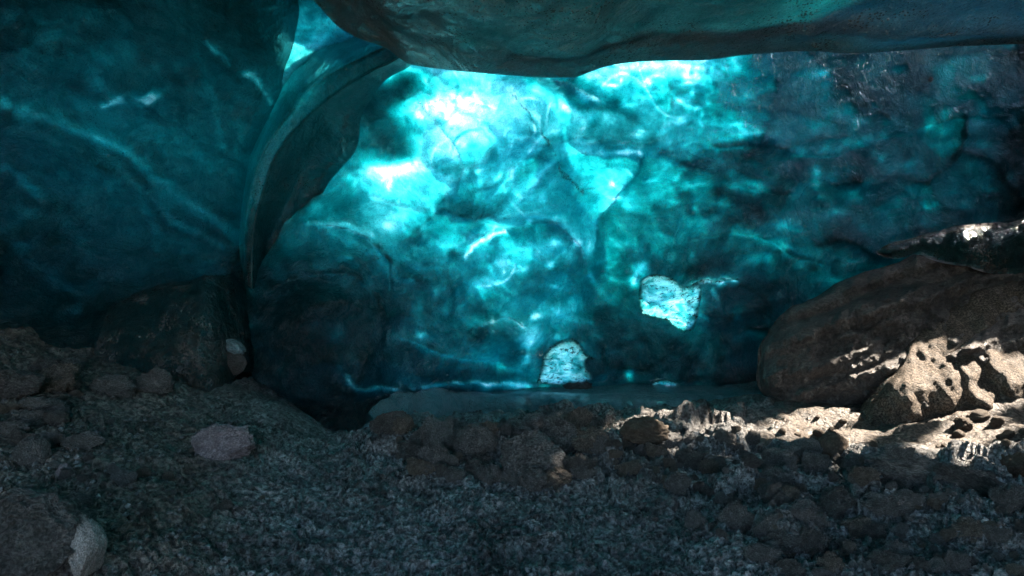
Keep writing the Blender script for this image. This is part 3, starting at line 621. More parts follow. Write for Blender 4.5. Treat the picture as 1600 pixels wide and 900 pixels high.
# --- the curved rib that springs from the roof and frames the glowing wall on its left
def build_rib():
    A = smooth([(660, 20), (560, 50), (512, 66), (478, 84), (452, 112), (424, 165), (394, 225), (378, 300), (372, 370), (376, 440)], 8)
    M = smooth([(655, 60), (622, 92), (575, 116), (520, 150), (468, 196), (430, 245), (408, 310), (396, 370), (394, 450)], 8)
    B = smooth([(665, 80), (640, 104), (600, 128), (566, 180), (556, 235), (514, 286), (482, 345), (450, 386), (425, 460)], 8)
    def res(pts, n):
        p = np.array(pts); d = np.concatenate([[0], np.cumsum(np.hypot(*np.diff(p, axis=0).T))]); t = np.linspace(0, d[-1], n)
        return np.stack([np.interp(t, d, p[:, 0]), np.interp(t, d, p[:, 1])], -1)
    n, m = 230, 96
    A, M, B = res(A, n), res(M, n), res(B, n)
    S = np.linspace(0, 1, m)[None] + 0 * A[:, :1]; t = np.linspace(0, 1, n)[:, None] + 0 * S
    k = np.clip(S / .45, 0, 1)[..., None]; l = np.clip((S - .45) / .55, 0, 1)[..., None]
    Q = A[:, None] * (1 - k) + M[:, None] * (k - l) + B[:, None] * l
    px, py = Q[..., 0], Q[..., 1]; k, l = k[..., 0], l[..., 0]
    base = 5.55 + .85 * ss(0, .6, t)
    prof = .50 * (1 - k) ** 2.2 + .55 * l ** 1.3 + .10 * np.sin(l * math.pi) ** 2 - .09 * np.sin(np.clip(k * 1.05, 0, 1) * math.pi) ** 2
    prof = prof - .05 * np.exp(-((S - .22 - .05 * np.sin(5 * t)) / .03) ** 2) - .04 * np.exp(-((S - .45) / .016) ** 2)
    D = base + prof + .035 * fbm(px * .02, py * .02, o=4, s=92) + .05 * fbm(S * 5, t * 2.2, o=3, s=93) * ss(.45, .7, S)
    P = ray_pt(px, py, D)
    v = np.where(S < .45, 1.5, 2.6) + .5 * ss(.45, .6, S) + .9 * fbm(S * 6, t * 4, o=7, s=94, g=.7)
    v = v - 1.3 * np.exp(-((S - .45) / .02) ** 2) - .8 * np.exp(-((S - .22 - .05 * np.sin(5 * t)) / .03) ** 2) - .8 * np.exp(-((S - 1) / .03) ** 2)
    v = paint(v, px, py, [('s', [(590, 66), (552, 84), (505, 112)], 6, .4, .9), ('s', [(512, 74), (486, 96), (455, 130), (430, 165)], 6, .9, .8), ('b', 540, 90, 10, 8, 0, 3.2, .7), ('b', 500, 104, 12, 7, -40, 3., .6),
                          ('b', 540, 250, 10, 26, 35, 2., .5)], warp=4)
    off = outward(P, thick(np.clip(v, 0, 6)), (-.15, .8, .5))
    dirt = .05 + .16 * ss(.5, .65, S) * (1 - .6 * ss(.85, 1, S))
    return slab('ice_arch', P, off, np.ones((n - 1, m - 1), bool), M_rib, {'dirt': dirt})
M_rib = ice_material(name='glassy_rib_ice', speck=.7, dif=.03, rough=.07, bump=.6, refl=1.6, dirtcol=(.13, .11, .09))
rib = build_rib()
tag(rib, 'dark curved ice rib arching down from the roof beside the glowing wall', 'ice arch')

# --- roof slab with its lip
def build_roof():
    lp = np.array(LIP); YL = 4.6
    x = np.concatenate([np.linspace(-9, -2, 60, endpoint=False), np.linspace(-2, 4.6, 560, endpoint=False), np.linspace(4.6, 10, 60)])
    pxl = 800 + F * x / YL
    pyl = np.interp(pxl, lp[:, 0], lp[:, 1])
    zl = CZ + YL * (450 - pyl) / F
    yl = YL + .12 * fbm(x * .8, 0 * x, s=100)
    zl = CZ + (zl - CZ) * yl / YL; xl = (pxl - 800) / F * yl
    # left of the lip corner the slab's edge turns back overhead, out of the picture
    cut = ss(-1.45, -1.85, x); yl = yl * (1 - cut) + 3.1 * cut; zl = zl * (1 - cut) + 3.5 * cut; xl = xl * (1 - cut) + x * cut
    tt = np.concatenate([-np.linspace(1, 0, 12, endpoint=False), np.linspace(0, 1, 170) ** 1.5])
    Y = np.empty((len(tt), len(x))); Z = Y.copy(); X = Y.copy()
    for j, t in enumerate(tt):
        if t < 0:   # rounded edge turning up and back
            a = -t * math.pi * .5
            Y[j] = yl + .10 * math.sin(a); Z[j] = zl + .05 * (1 - math.cos(a)); X[j] = xl
        else:
            Y[j] = yl - t * (yl + 3.5); X[j] = xl * (1 - t) + x * t * 1.05
            Z[j] = zl + .10 * (1 - np.exp(-t * 10)) + .5 * t
    px = 800 + F * X / np.maximum(Y, .3)
    Z = Z + (.07 * fbm(X * .8, Y * .8, o=5, s=101) + .015 * fbm(X * 5, Y * 5, o=3, s=102)) * ss(0., .05, tt)[:, None]
    sw = pline_dist(X, Y, [(2.2, 4.35), (3.2, 4.3), (5, 4.2)]); Z = Z - .06 * np.exp(-(sw / .12) ** 2)
    # streak of clearer ice
    v = 4.3 - 1.5 * ss(.8, 3., X) + .35 * fbm(X * 1.4, Y * 2, o=6, s=103) + .25 * fbm(X * 12, Y * 12, o=4, s=104, g=.7) - .5 * ss(.5, 2.2, X) * (X < 9) - .1
    d = pline_dist(X, Y, [(-.15, 4.5), (-.32, 4.2), (-.45, 3.9)]); v = v - .9 * np.exp(-(d / .07) ** 2)
    d = pline_dist(X, Y, [(.9, 4.58), (1.6, 4.5), (2.4, 4.45), (3.4, 4.45)]); v = v - 1.1 * np.exp(-(d / .10) ** 2)
    v = v + .8 * ss(0.5, -1.0, X) + .35
    v = v - 1.5 * np.exp(-((4.62 - Y) / .28) ** 2) * ss(.3, 1.2, X) * ss(3.6, 2.8, X)
    v = np.clip(v, .3, 5.5); far = ss(2.9, 2.2, Y); v = v * (1 - far) + (2.7 + .6 * fbm(X, Y, s=106)) * far  # unseen roof overhead thinned to throw more light on the ground
    P = np.stack([X, Y, Z], -1)
    T = thick(v)
    off = T[..., None] * np.array([0, 0, 1.])
    dirt = .27 + .08 * fbm(X * 2, Y * 2, s=105) + .10 * ss(0, -1.2, X)
    return slab('ice_roof', P, off, np.ones((P.shape[0] - 1, P.shape[1] - 1), bool), M_roof, {'dirt': dirt}, flip=True)
roof = build_roof()
tag(roof, 'gritty teal ice roof slab hanging over the foreground with a sharp lower edge', 'ice roof')

# ------------------------------------------------------------------ windows of thin ice
def window(poly, D, name, label, thickv=.12, seed=0, gy=1.):
    p = np.array(poly); x0, y0 = p.min(0) - 6; x1, y1 = p.max(0) + 6
    px, py = np.meshgrid(np.arange(x0, x1, 1.2), np.arange(y0, y1, 1.2))
    px, py, ok = snap(px, py, poly, .9)
    wx = px + 6 * fbm(px * .05, py * .05, s=seed); wy = py + 6 * fbm(px * .05, py * .05, s=seed + 1)
    rip = 1 - 2 * np.abs(fbm(wx * .05, wy * .16, o=4, s=seed + 2))
    D = depth_back(px, py) - .035 + .010 * rip + .010 * fbm(px * .03, py * .03, s=seed + 4)
    P = ray_pt(px, py, D + 0 * px)
    v = .2 + thickv + .9 * np.clip(-rip + .1, 0, 1) + 1.3 * np.clip(fbm(wx * .08, wy * .16, o=5, s=seed + 3, g=.7), 0, 1)
    off = outward(P, thick(v), (0, 1., .3))
    cell = all4(ok)
    o = slab(name, P, off, cell, M_clear, {'dirt': .05 + .5 * ss(.15, .6, np.abs(fbm(wx * .07, wy * .22, o=4, s=seed + 7, g=.65)) * -4 + 1)})  # dark wavy ripple lines drawn through the dirt mask
    o.parent = back; o['label'] = label; return o

# ------------------------------------------------------------------ banks, shelf
def lump(name, poly, depth, bulge, w, mat, attrs=None, step=3.2, back=.5, seed=0, rough=.03, fine=.012, relief=None):
    """a solid bank whose outline is given, rounded towards its edges, with a real body behind"""
    poly = smooth(poly + [poly[0]], 4)[:-1]
    p = np.array(poly); x0, y0 = p.min(0); x1, y1 = p.max(0)
    px, py = np.meshgrid(np.arange(x0, x1 + step, step), np.arange(y0, y1 + step, step))
    poly = [(x + 5 * float(fbm(np.array([x * .03]), np.array([y * .03]), o=3, s=seed)[0]), y + 5 * float(fbm(np.array([x * .03]), np.array([y * .03]), o=3, s=seed + 9)[0])) for x, y in poly]
    px, py, ok = snap(px, py, poly, step * .75)
    e = np.where(ok, np.abs(sdist(px, py, poly)), 0)
    r = np.sqrt(np.clip(1 - (1 - np.clip(e / w, 0, 1)) ** 2, 0, 1))
    D0 = depth(px, py)
    D = D0 - bulge * r + rough * fbm(px * .02, py * .02, o=6, s=seed + 1, g=.6) + fine * fbm(px * .09, py * .09, o=3, s=seed + 2)
    if relief is not None: D = D + relief(px, py) * r
    P = ray_pt(px, py, D)
    off = (.02 + back * r)[..., None] * np.array([0, 1, -.25])
    cell = all4(ok)
    a = {'dirt': .2 + 0 * px}
    if attrs: a = attrs(px, py)
    return slab(name, P, off, cell, mat, a)
M_bankice = ice_material(name='dark_silty_ice', streak=.7, speck=1.6, rough=.14, bump=1., dirtcol=(.2, .19, .18), dif=.10)
boss = lump('ice_mound', [(122, 560), (128, 525), (150, 492), (195, 465), (245, 446), (300, 436), (345, 430), (380, 436), (430, 440), (480, 470), (500, 560), (500, 640), (330, 650), (150, 640)],
     lambda x, y: 6.1 - .35 * ss(430, 620, y) + 1.2 * ss(310, 440, x), .5, 90, M_bankice, lambda x, y: {'dirt': .30 + .12 * ss(440, 580, y) + .1 * fbm(x * .02, y * .02, s=9)}, seed=300, back=.35)
tag(boss, 'low dark domed ice mound dusted with silt at the foot of the left wall', 'ice mound')
def bank_d(x, y): return 7.5 - .75 * ss(400, 610, y) - .25 * ss(1250, 1600, x)
bank1 = lump('mud_bank', [(1186, 590), (1188, 545), (1204, 512), (1235, 484), (1270, 462), (1320, 437), (1365, 420), (1400, 410), (1440, 396), (1500, 380), (1600, 348), (1750, 320), (1950, 310), (1950, 680), (1300, 680), (1220, 640)],
     bank_d, .5, 110, soil_material('brown_silt_bank', (.05, .043, .039), (.13, .11, .098), (.24, .205, .18), 5., 1., .5, 30., .6, .06, fc=.6), seed=310, rough=.12, fine=.03,
     relief=lambda x, y: -.10 * np.sqrt(np.clip(1 - worley((x + 12 * fbm(x * .03, y * .03, s=315)) / 55., (y + 12 * fbm(x * .03, y * .03, s=316)) / 38., 314)[0] ** 2, 0, 1)) + .16 * (1 - np.abs(fbm((x * .95 + y * .3) * .0035, (y + .38 * x) * .014, o=5, s=312, g=.55)) * 2) - .22 * np.exp(-(pline_dist(x, y, smooth([(1400, 440), (1480, 428), (1560, 415), (1650, 400)])) / 14) ** 2) * -1
     - .10 * np.exp(-(pline_dist(x, y, smooth([(1260, 480), (1330, 450), (1430, 425), (1500, 440)])) / 10) ** 2))
tag(bank1, 'brown silt-covered bank sloping down from the right with a rounded nose', 'bank')
bank2 = lump('mud_bank', [(1340, 668), (1372, 620), (1400, 575), (1425, 535), (1455, 500), (1500, 470), (1550, 448), (1610, 432), (1700, 405), (1950, 380), (1950, 800), (1500, 760), (1380, 700)],
     lambda x, y: 6.7 - .75 * ss(460, 640, y) - .4 * ss(640, 740, y), .35, 100, M_mud, seed=330, rough=.045, fine=.010,
     relief=lambda x, y: .13 * (1 - np.abs(fbm((x * .8 - y * .6) * .012, (x * .6 + y * .8) * .006, o=4, s=333)) * 2))
tag(bank2, 'sunlit pale sandy bank at the right edge in front of the brown one', 'bank')
ledge = lump('ice_ledge', [(1372, 392), (1400, 378), (1450, 363), (1530, 350), (1600, 342), (1760, 322), (1760, 425), (1650, 430), (1560, 424), (1500, 414), (1440, 402), (1400, 404)],
     lambda x, y: bank_d(x, y) - .42, .16, 34, M_bankice, lambda x, y: {'dirt': .12 + .5 * np.exp(-(pline_dist(x, y, smooth([(1380, 385), (1450, 365), (1530, 353), (1600, 346), (1760, 326)])) / 9) ** 2)}, seed=350, back=.06, rough=.05)
tag(ledge, 'grey-blue ice ledge with a gritty dark band along its top, above the brown bank', 'ice ledge')
def build_shelf():
    x = np.linspace(-2.6, 3.6, 420); t = np.linspace(0, 1, 70)
    X, T = np.meshgrid(x, t)
    front = 6.95 + .22 * fbm(x * 1.1, 0 * x, o=5, s=340) - .85 * ss(-.2, -1.4, x) + .3 * ss(-2.1, -2.6, x)
    ed = 1 - T
    Y = 8.1 * (1 - T) + front[None] * T
    Z = .05 + .15 * (1 - T) + .02 * fbm(X * 2, Y * 2, o=4, s=341) + .012 * fbm(X * 9, Y * 9, s=342)
    Z = Z + .20 * ss(-.2, -1.3, X)
    Z = Z - .30 * ss(.86, 1., T) ** 1.5 + .05 * np.exp(-((T - .8) / .07) ** 2)
    Z = Z + .14 * np.exp(-((X + 2.05) / .18) ** 2) * T + .05 * ss(2.2, 3.4, X)
    P = np.stack([X, Y, Z], -1)
    off = np.zeros(P.shape); off[..., 2] = -.22 * (1 - .7 * T)
    return slab('ice_shelf', P, off, np.ones((69, 419), bool), M_shelf, {'dirt': .26 + .16 * fbm(X * 2, Y * 2, s=343) + .15 * ss(1.6, 3., X)}, flip=True)
M_shelf = ice_material(name='wet_shelf_ice', streak=.7, speck=1., rough=.12, bump=.8, refl=3.2, stretch=(1.6, 3., 1.6), dif=.3, icol=(.22, .55, .58), dirtcol=(.16, .15, .14))
shelf = build_shelf()
tag(shelf, 'flat wet ice shelf at the foot of the glowing wall above the rubble', 'ice shelf')

# ------------------------------------------------------------------ cave shell outside the picture
def bvh_of(obs):
    V, Fs, n = [], [], 0
    for o in obs:
        me = o.data; c = np.empty(len(me.vertices) * 3, np.float32); me.vertices.foreach_get('co', c)
        q_ = np.empty(len(me.loops), np.int32); me.loops.foreach_get('vertex_index', q_)
        V.append(c.reshape(-1, 3)); Fs.append(q_.reshape(-1, 4) + n); n += len(me.vertices)
    return BVHTree.FromPolygons(np.concatenate(V).tolist(), np.concatenate(Fs).tolist())
LIT = [smooth(p + [p[0]], 3) for p in (
    [(1245, 655), (1250, 640), (1268, 634), (1300, 640), (1345, 655), (1325, 672), (1290, 684), (1262, 672)],
    [(1360, 640), (1385, 610), (1410, 570), (1440, 545), (1450, 600), (1430, 650), (1395, 662)],
    [(1440, 640), (1445, 612), (1500, 590), (1560, 585), (1620, 575), (1540, 620), (1500, 655), (1460, 660)],
    [(1455, 670), (1480, 655), (1520, 668), (1560, 680), (1620, 690), (1540, 695), (1480, 682)],
    [(1285, 700), (1300, 682), (1325, 690), (1330, 712), (1300, 722)],
    [(1080, 668), (1110, 658), (1150, 664), (1130, 682), (1090, 684)],
    [(845, 738), (868, 734), (880, 746), (858, 756)], [(738, 664), (770, 660), (765, 680), (742, 684)], [(905, 652), (935, 650), (950, 668), (920, 676)], [(868, 668), (882, 664), (878, 690), (862, 700)],
    [(975, 672), (985, 655), (1020, 658), (1045, 672), (1035, 695), (1000, 690)],
    [(1410, 702), (1460, 690), (1500, 700), (1440, 712)],
    [(1590, 700), (1640, 690), (1640, 730), (1600, 725)],
    [(1180, 668), (1215, 655), (1235, 672), (1200, 680)],
)]
tree = bvh_of([floor, bank1, bank2, shelf])
HITS = []
def lit_points():
    for p in LIT:
        a = np.array(p); x0, y0 = a.min(0); x1, y1 = a.max(0)
        gx, gy = np.meshgrid(np.arange(x0, x1, 1.7), np.arange(y0, y1, 1.2)); m = inside(gx, gy, p)
        for x, y in zip(gx[m], gy[m]):
            h = tree.ray_cast(Vector((0, 0, CZ)), Vector(((x - 800) / F, 1, (450 - y) / F)).normalized())
            if h[0] is not None: HITS.append(h[0])
lit_points()
def sun_cells(P, grow=1):
    """cells of the sheet crossed by sunbeams on their way to the lit patches of mud"""
    nj, ni = P.shape[:2]; idx = np.arange(nj * ni).reshape(nj, ni)
    q = np.stack([idx[:-1, :-1], idx[:-1, 1:], idx[1:, 1:], idx[1:, :-1]], -1).reshape(-1, 4)
    t = BVHTree.FromPolygons(P.reshape(-1, 3).tolist(), q.tolist())
    m = np.zeros((nj - 1) * (ni - 1), bool)
    for h in HITS:
        o = h + SUN * .05
        for k in range(3):
            r = t.ray_cast(o, SUN)
            if r[0] is None: break
            m[r[2]] = True; o = r[0] + SUN * .02
    m = m.reshape(nj - 1, ni - 1)
    for k in range(grow):
        n = m.copy(); n[1:] |= m[:-1]; n[:-1] |= m[1:]; n[:, 1:] |= m[:, :-1]; n[:, :-1] |= m[:, 1:]; m = n
    return m
back = build_back()
tag(back, 'glowing turquoise ice wall at the back of the cave under the roof edge', 'ice wall')
window(WIN1, 7.72, 'ice_window', 'pale rippled see-through ice patch, heart-shaped, the higher of the two', seed=200)
window(WIN2, 7.76, 'ice_window', 'pale rippled triangular see-through ice patch standing on the shelf, the lower of two', seed=220, thickv=.03)
window(WIN3, 7.7, 'ice_window', 'tiny bright crescent of thin ice lying flat at the back of the shelf', seed=240, thickv=.0)
window(GLINT, 7.7, 'ice_window', 'thin white highlight built as a sliver of ice above the dark hollow beside the round patch', seed=260, thickv=.0)
def build_right():
    # curved ice wall from the back wall's right end round to behind the camera
    ctl = smooth([(6.6, 8.3), (7.6, 8.05), (8.6, 7.6), (9.3, 6.6), (9.6, 5.2), (9.7, 3.), (9.6, 0.), (9.2, -3.5)], 60)
    c = np.array(ctl); d = np.concatenate([[0], np.cumsum(np.hypot(*np.diff(c, axis=0).T))]); n = int(d[-1] / .05)
    t = np.linspace(0, d[-1], n); bx, by = np.interp(t, d, c[:, 0]), np.interp(t, d, c[:, 1])
    z = np.linspace(-.4, 7.4, 156)
    X = bx[None] + 0 * z[:, None]; Y = by[None] + 0 * z[:, None]; Z = z[:, None] + 0 * X
    k = np.clip((Z - 2.5) / 5, 0, 1) ** 2 * 3.; X = X - k * .9 * ss(6.6, 8.8, X); Y = Y - k * .5
    X = X + .15 * fbm(Y * .7, Z * .7, o=4, s=360)
    P = np.stack([X, Y, Z], -1)
    off = np.zeros(P.shape); off[..., 0] = .28; off[..., 1] = .12
    cell = ~sun_cells(P, 2)  # openings cut where sunbeams must pass to make the lit patches
    print('right wall holes', (~cell).sum())
    return slab('ice_wall', P, off, cell, M_left, {'dirt': .2 + 0 * X})
right = build_right()
tag(right, 'unseen ice wall with openings cut to shape the sun patches, beyond the sandy bank, off to the right', 'ice wall')
def plain_wall(pts, z0, z1, off, name, label, lean=0., dirt=.3):
    c = np.array(smooth(pts, 20)); z = np.linspace(z0, z1, 50)
    X = c[:, 0][None] + 0 * z[:, None]; Y = c[:, 1][None] + 0 * z[:, None]; Z = z[:, None] + 0 * X
    n = fbm(X * .6 + Y * .6, Z * .6, o=4, s=370) * .2
    P = np.stack([X + n, Y + n - lean * Z, Z], -1)
    o = slab(name, P, np.zeros(P.shape) + np.array(off), np.ones((P.shape[0] - 1, P.shape[1] - 1), bool), M_left, {'dirt': dirt + 0 * X})
    return tag(o, label, 'ice wall')
plain_wall([(-6.2, 5.2), (-6.6, 4), (-6.9, 2.2), (-7.2, 0), (-7, -3.5)], -.4, 5.5, (-.4, .0, .1), 'ice_wall', 'dark side wall of ice behind the left edge of the view')
plain_wall([(9.4, -3.4), (5, -3.6), (2.5, -3.8)], -.4, 5, (0., -.4, .1), 'ice_wall', 'unseen ice wall added behind the viewer to cut fill light, right of the cave mouth')  # added to narrow the opening and dim the light from behind
plain_wall([(-7.1, -3.4), (-6, -3.6), (-5, -3.8)], -.4, 5, (0., -.4, .1), 'ice_wall', 'unseen ice wall added behind the viewer to cut fill light, left of the cave mouth')  # put in to hold back sky fill on this side
# unseen high roof sealing light leaks between left face, arch and back wall
def cap():
    x = np.linspace(-9, 1.5, 60); y = np.linspace(2.2, 6.6, 40); X, Y = np.meshgrid(x, y)
    Z = 5.0 + .1 * fbm(X, Y, s=380) - .35 * ss(4.5, 6.6, Y) - .9 * ss(3.4, 2.2, Y)
    P = np.stack([X, Y, Z], -1)
    o = slab('ice_roof', P, np.zeros(P.shape) + np.array([0, 0, .16]), np.ones((39, 59), bool), M_left, {'dirt': .1 + 0 * X}, flip=True)
    return tag(o, 'unseen high ice vault above the left face, closing a gap against light leaks', 'ice roof')
cap()

# ------------------------------------------------------------------ stones
def rock_mesh(seed, mat, sub=5, facets=7, amp=.16, flat=1.):
    rnd = random.Random(seed)
    bm = bmesh.new(); bmesh.ops.create_icosphere(bm, subdivisions=sub, radius=1)
    pl = []
    for k in range(facets):
        v = Vector((rnd.gauss(0, 1), rnd.gauss(0, 1), rnd.gauss(0, 1))).normalized(); pl.append((v, rnd.uniform(.62, .92)))
    co = np.array([v.co[:] for v in bm.verts])
    for v, d in pl:
        s = co @ np.array(v[:]); over = np.clip(s - d, 0, None)
        co = co - (over * .88)[:, None] * np.array(v[:])
    n = fbm(co[:, 0] * 1.6 + seed, co[:, 1] * 1.6, co[:, 2] * 1.6, o=5, s=seed % 97, g=.6)
    r2 = 1 - 2 * np.abs(fbm(co[:, 0] * 3.1 + seed, co[:, 1] * 3.1, co[:, 2] * 3.1, o=4, s=seed % 91 + 7, g=.6))
    r3 = fbm(co[:, 0] * 6 + seed, co[:, 1] * 6, co[:, 2] * 6, o=3, s=seed % 89 + 3, g=.7)
    co = co * (1 + amp * n + amp * .45 * r2 + .28 * amp * r3)[:, None]
    for v, c in zip(bm.verts, co): v.co = c
    me = bpy.data.meshes.new('rock'); bm.to_mesh(me); bm.free()
    me.polygons.foreach_set('use_smooth', np.ones(len(me.polygons), bool)); me.materials.append(mat)
    return me
ftree = bvh_of([floor, bank1, bank2, shelf])
def ground_at(px, py):
    d = Vector(((px - 800) / F, 1, (450 - py) / F)).normalized()
    h = ftree.ray_cast(Vector((0, 0, CZ)), d)
    return h[0] if h[0] else None
def stone(px, py, wpx, hpx, mat, label, seed, rot=0., name='stone', group=None, tilt=0., sink=.32, amp=.24, facets=8, sub=5, deep=.9, me=None, cat='stone'):
    """stone whose visible centre is near the photo point; py + hpx/2 is where it meets the ground"""
    g = ground_at(px, py + hpx * .5 * (1 - sink))
    if g is None: return None
    Y = g[1]; sx = wpx / 2 / F * Y; sz = hpx / 2 / F * Y * 1.1
    me = me or rock_mesh(seed, mat, amp=amp, facets=facets, sub=sub)
    o = bpy.data.objects.new(name, me); COL.objects.link(o)
    o.scale = (sx * 1.08, (sx + sz) / 2 * deep, sz)
    o.rotation_euler = (R(tilt), R(rot), R((seed * 37) % 40 - 20))
    o.location = (g[0], g[1] + sz * .3, g[2] + sz * (1 - sink) * .9)
    tag(o, label, cat, group)
    return o
stone(345, 695, 76, 54, M_pink, 'pinkish pale grey stone with a blunt face resting alone on the dark silt', 1, rot=-8)
stone(122, 868, 54, 88, M_pale, 'tall white speckled stone with black grit in the bottom left corner', 2, facets=5, amp=.1)
stone(38, 858, 150, 130, M_rockd, 'large dark rounded boulder filling the bottom left corner', 3, name='boulder', amp=.2, cat='boulder')
stone(238, 600, 50, 38, M_rock, 'squarish light grey block among the left mud folds below the ice mound', 4)
stone(178, 603, 62, 36, M_rock, 'brownish rounded stone just left of the squarish grey block', 5)
stone(44, 712, 36, 50, M_rock, 'upright triangular brown stone on the left silt slope', 6, facets=5)
stone(97, 738, 22, 22, M_pink, 'small round pale pebble on the left silt slope', 7, facets=3, amp=.1)
stone(192, 748, 40, 30, M_rock, 'small speckled angular stone half sunk in the silt right of the round pebble', 8)
stone(125, 690, 56, 26, M_rock, 'long low brown stone above the small round pebble', 9)
stone(55, 785, 90, 30, M_rock, 'long flat grey slab of stone above the large dark boulder', 10, rot=14)
stone(115, 790, 40, 34, M_rock, 'rough grey lump right of the long flat slab', 11)
stone(55, 632, 60, 20, M_rock, 'flat brown slab under the foot of the left wall', 12, rot=-5)
stone(82, 655, 40, 22, M_rockd, 'small dark wedge stone under the flat brown slab', 13)
stone(20, 600, 70, 40, M_rockd, 'dark angular boulder tucked under the left wall at the picture edge', 14, cat='boulder', name='boulder')
stone(1308, 702, 44, 46, M_mud, 'rounded sunlit boulder below the bright mud hollow', 20, name='boulder', cat='boulder', facets=4, amp=.12)
stone(1254, 706, 54, 36, M_rock, 'brown wedge stone left of the rounded sunlit boulder', 21)
stone(1222, 718, 46, 34, M_rock, 'bluish wedge stone at the left end of the boulder row', 22)
stone(1341, 726, 32, 26, M_rock, 'small round stone right of the rounded sunlit boulder', 23, facets=4)
stone(1420, 733, 110, 36, M_rock, 'long low whaleback stone in front of the sandy bank', 24, rot=6, facets=4)
stone(1515, 752, 90, 36, M_rockd, 'dark tilted slab at the right below the sandy bank', 25, rot=18, facets=8)
stone(1570, 775, 30, 26, M_rock, 'small pale block under the tilted dark slab', 26)
stone(1508, 663, 26, 20, M_mud, 'small tan cobble lying in shade under the sunlit bank', 27)
stone(1559, 660, 20, 16, M_mud, 'smallest tan cobble beyond the shaded one at the right', 28)
stone(1445, 634, 12, 10, M_rockd, 'tiny dark pebble on the brightest sunlit patch', 29)
stone(1590, 725, 40, 40, M_mud, 'rounded pale cobble cut by the right picture edge', 30)
stone(1393, 790, 60, 34, M_rock, 'broad brown clod pile top right of the dark gully', 31, amp=.3)
stone(1215, 770, 36, 26, M_rockd, 'dark rounded stone alone in the teal gravel on the right', 32)
stone(682, 688, 46, 60, M_rock, 'blocky brown stone standing in the dark gap left of the rubble', 40, facets=9)
stone(676, 715, 44, 40, M_rock, 'squat brown stone below the blocky one', 41)
stone(744, 690, 60, 50, M_rock, 'round brown boulder at the start of the rubble band', 42, amp=.2, name='boulder', cat='boulder')
stone(835, 668, 50, 34, M_rock, 'tilted brown slab leaning up in the rubble band', 43, rot=-35)
stone(870, 690, 60, 60, M_rock, 'knobbly brown boulder in the middle of the rubble band', 44, amp=.26, name='boulder', cat='boulder')
stone(830, 720, 90, 70, M_rock, 'broad brown boulder with a lit lower face in the rubble band', 45, amp=.24, name='boulder', cat='boulder')
stone(915, 660, 60, 34, M_rock, 'low knobbly clod right below the shelf edge', 46, amp=.3)
stone(1010, 675, 70, 36, M_mud, 'sunlit tan clod in a notch right of the rubble band', 47, amp=.26)
stone(610, 660, 60, 30, M_rockd, 'dark lens-shaped stone under the left end of the shelf', 48, rot=-14)
stone(706, 722, 20, 18, M_rock, 'little round cobble right of the squat brown stone', 49)
# many like clods: shared meshes
M_tan = soil_material('tan_clod', (.20, .17, .14), (.34, .29, .25), (.48, .42, .37), 3.2, 1., .8, 13., .3, .3, fc=.5)
protos = [rock_mesh(500 + k, (M_rock, M_rockd, M_tan, M_rock)[k % 4], sub=5, amp=.42, facets=13) for k in range(8)]
rnd = random.Random(7)
def scatter(n, poly, smin, smax, label, group, cat='stone', name='stone', pr=None, places=((9999, ''),)):
    xs = [p[0] for p in poly]; ys = [p[1] for p in poly]; k = 0; tries = 0
    while k < n and tries < n * 30:
        tries += 1
        x, y = rnd.uniform(min(xs), max(xs)), rnd.uniform(min(ys), max(ys))
        if not inside(np.array([x]), np.array([y]), poly)[0]: continue
        w = smin + (smax - smin) * rnd.random() ** 2.2
        big = 'large' if w > smin + .62 * (smax - smin) else 'mid-sized' if w > smin + .22 * (smax - smin) else 'small'
        stone(x, y, w * rnd.uniform(.9, 1.5), w * rnd.uniform(.6, .95), None, big + ' ' + label + next(t for lim, t in places if x < lim), rnd.randrange(999), rot=rnd.uniform(-25, 25), tilt=rnd.uniform(-25, 25), group=group, sink=.45, me=(pr or protos)[rnd.randrange(8 if not pr else len(pr))], name=name, cat=cat)
        k += 1
scatter(150, [(600, 660), (800, 655), (1000, 660), (1180, 672), (1180, 720), (1000, 740), (800, 765), (640, 730)], 9, 40, 'brown lumpy cobble in the rubble band, ', 'cobbles heaped below the ice shelf', name='cobble', cat='cobble', places=((740, 'beside the dark gap'), (840, 'left of the triangular ice window'), (960, 'under the triangular ice window'), (1090, 'under the rippled heart-shaped ice window'), (9999, 'just left of the sunlit mud')))
scatter(140, [(1000, 735), (1200, 700), (1600, 745), (1600, 900), (1250, 900), (1050, 800)], 9, 46, 'gritty cobble on the gravel, ', 'cobbles strewn over the lower right', name='cobble', cat='cobble', places=((1150, 'below the left end of the sunlit strip'), (1300, 'below the row of wedge stones'), (1450, 'below the long whaleback stone'), (9999, 'below the dark tilted slab')))
scatter(30, [(0, 570), (120, 560), (130, 620), (60, 700), (0, 700)], 14, 50, 'dark shaly rock in the heap under the left wall', 'shaly rocks under the left wall', name='rock', cat='rock')
scatter(28, [(150, 650), (420, 720), (420, 800), (100, 830), (0, 760), (0, 690)], 6, 20, 'little pebble half buried in the left silt slope', 'pebbles in the left silt slope', name='pebble', cat='pebble')
scatter(26, [(1200, 640), (1600, 650), (1600, 720), (1230, 710)], 6, 20, 'small sandy pebble on the sunlit mud at the right', 'pebbles on the sunlit mud', name='pebble', cat='pebble', pr=[rock_mesh(700 + k, M_mud, sub=3, facets=4) for k in range(3)])
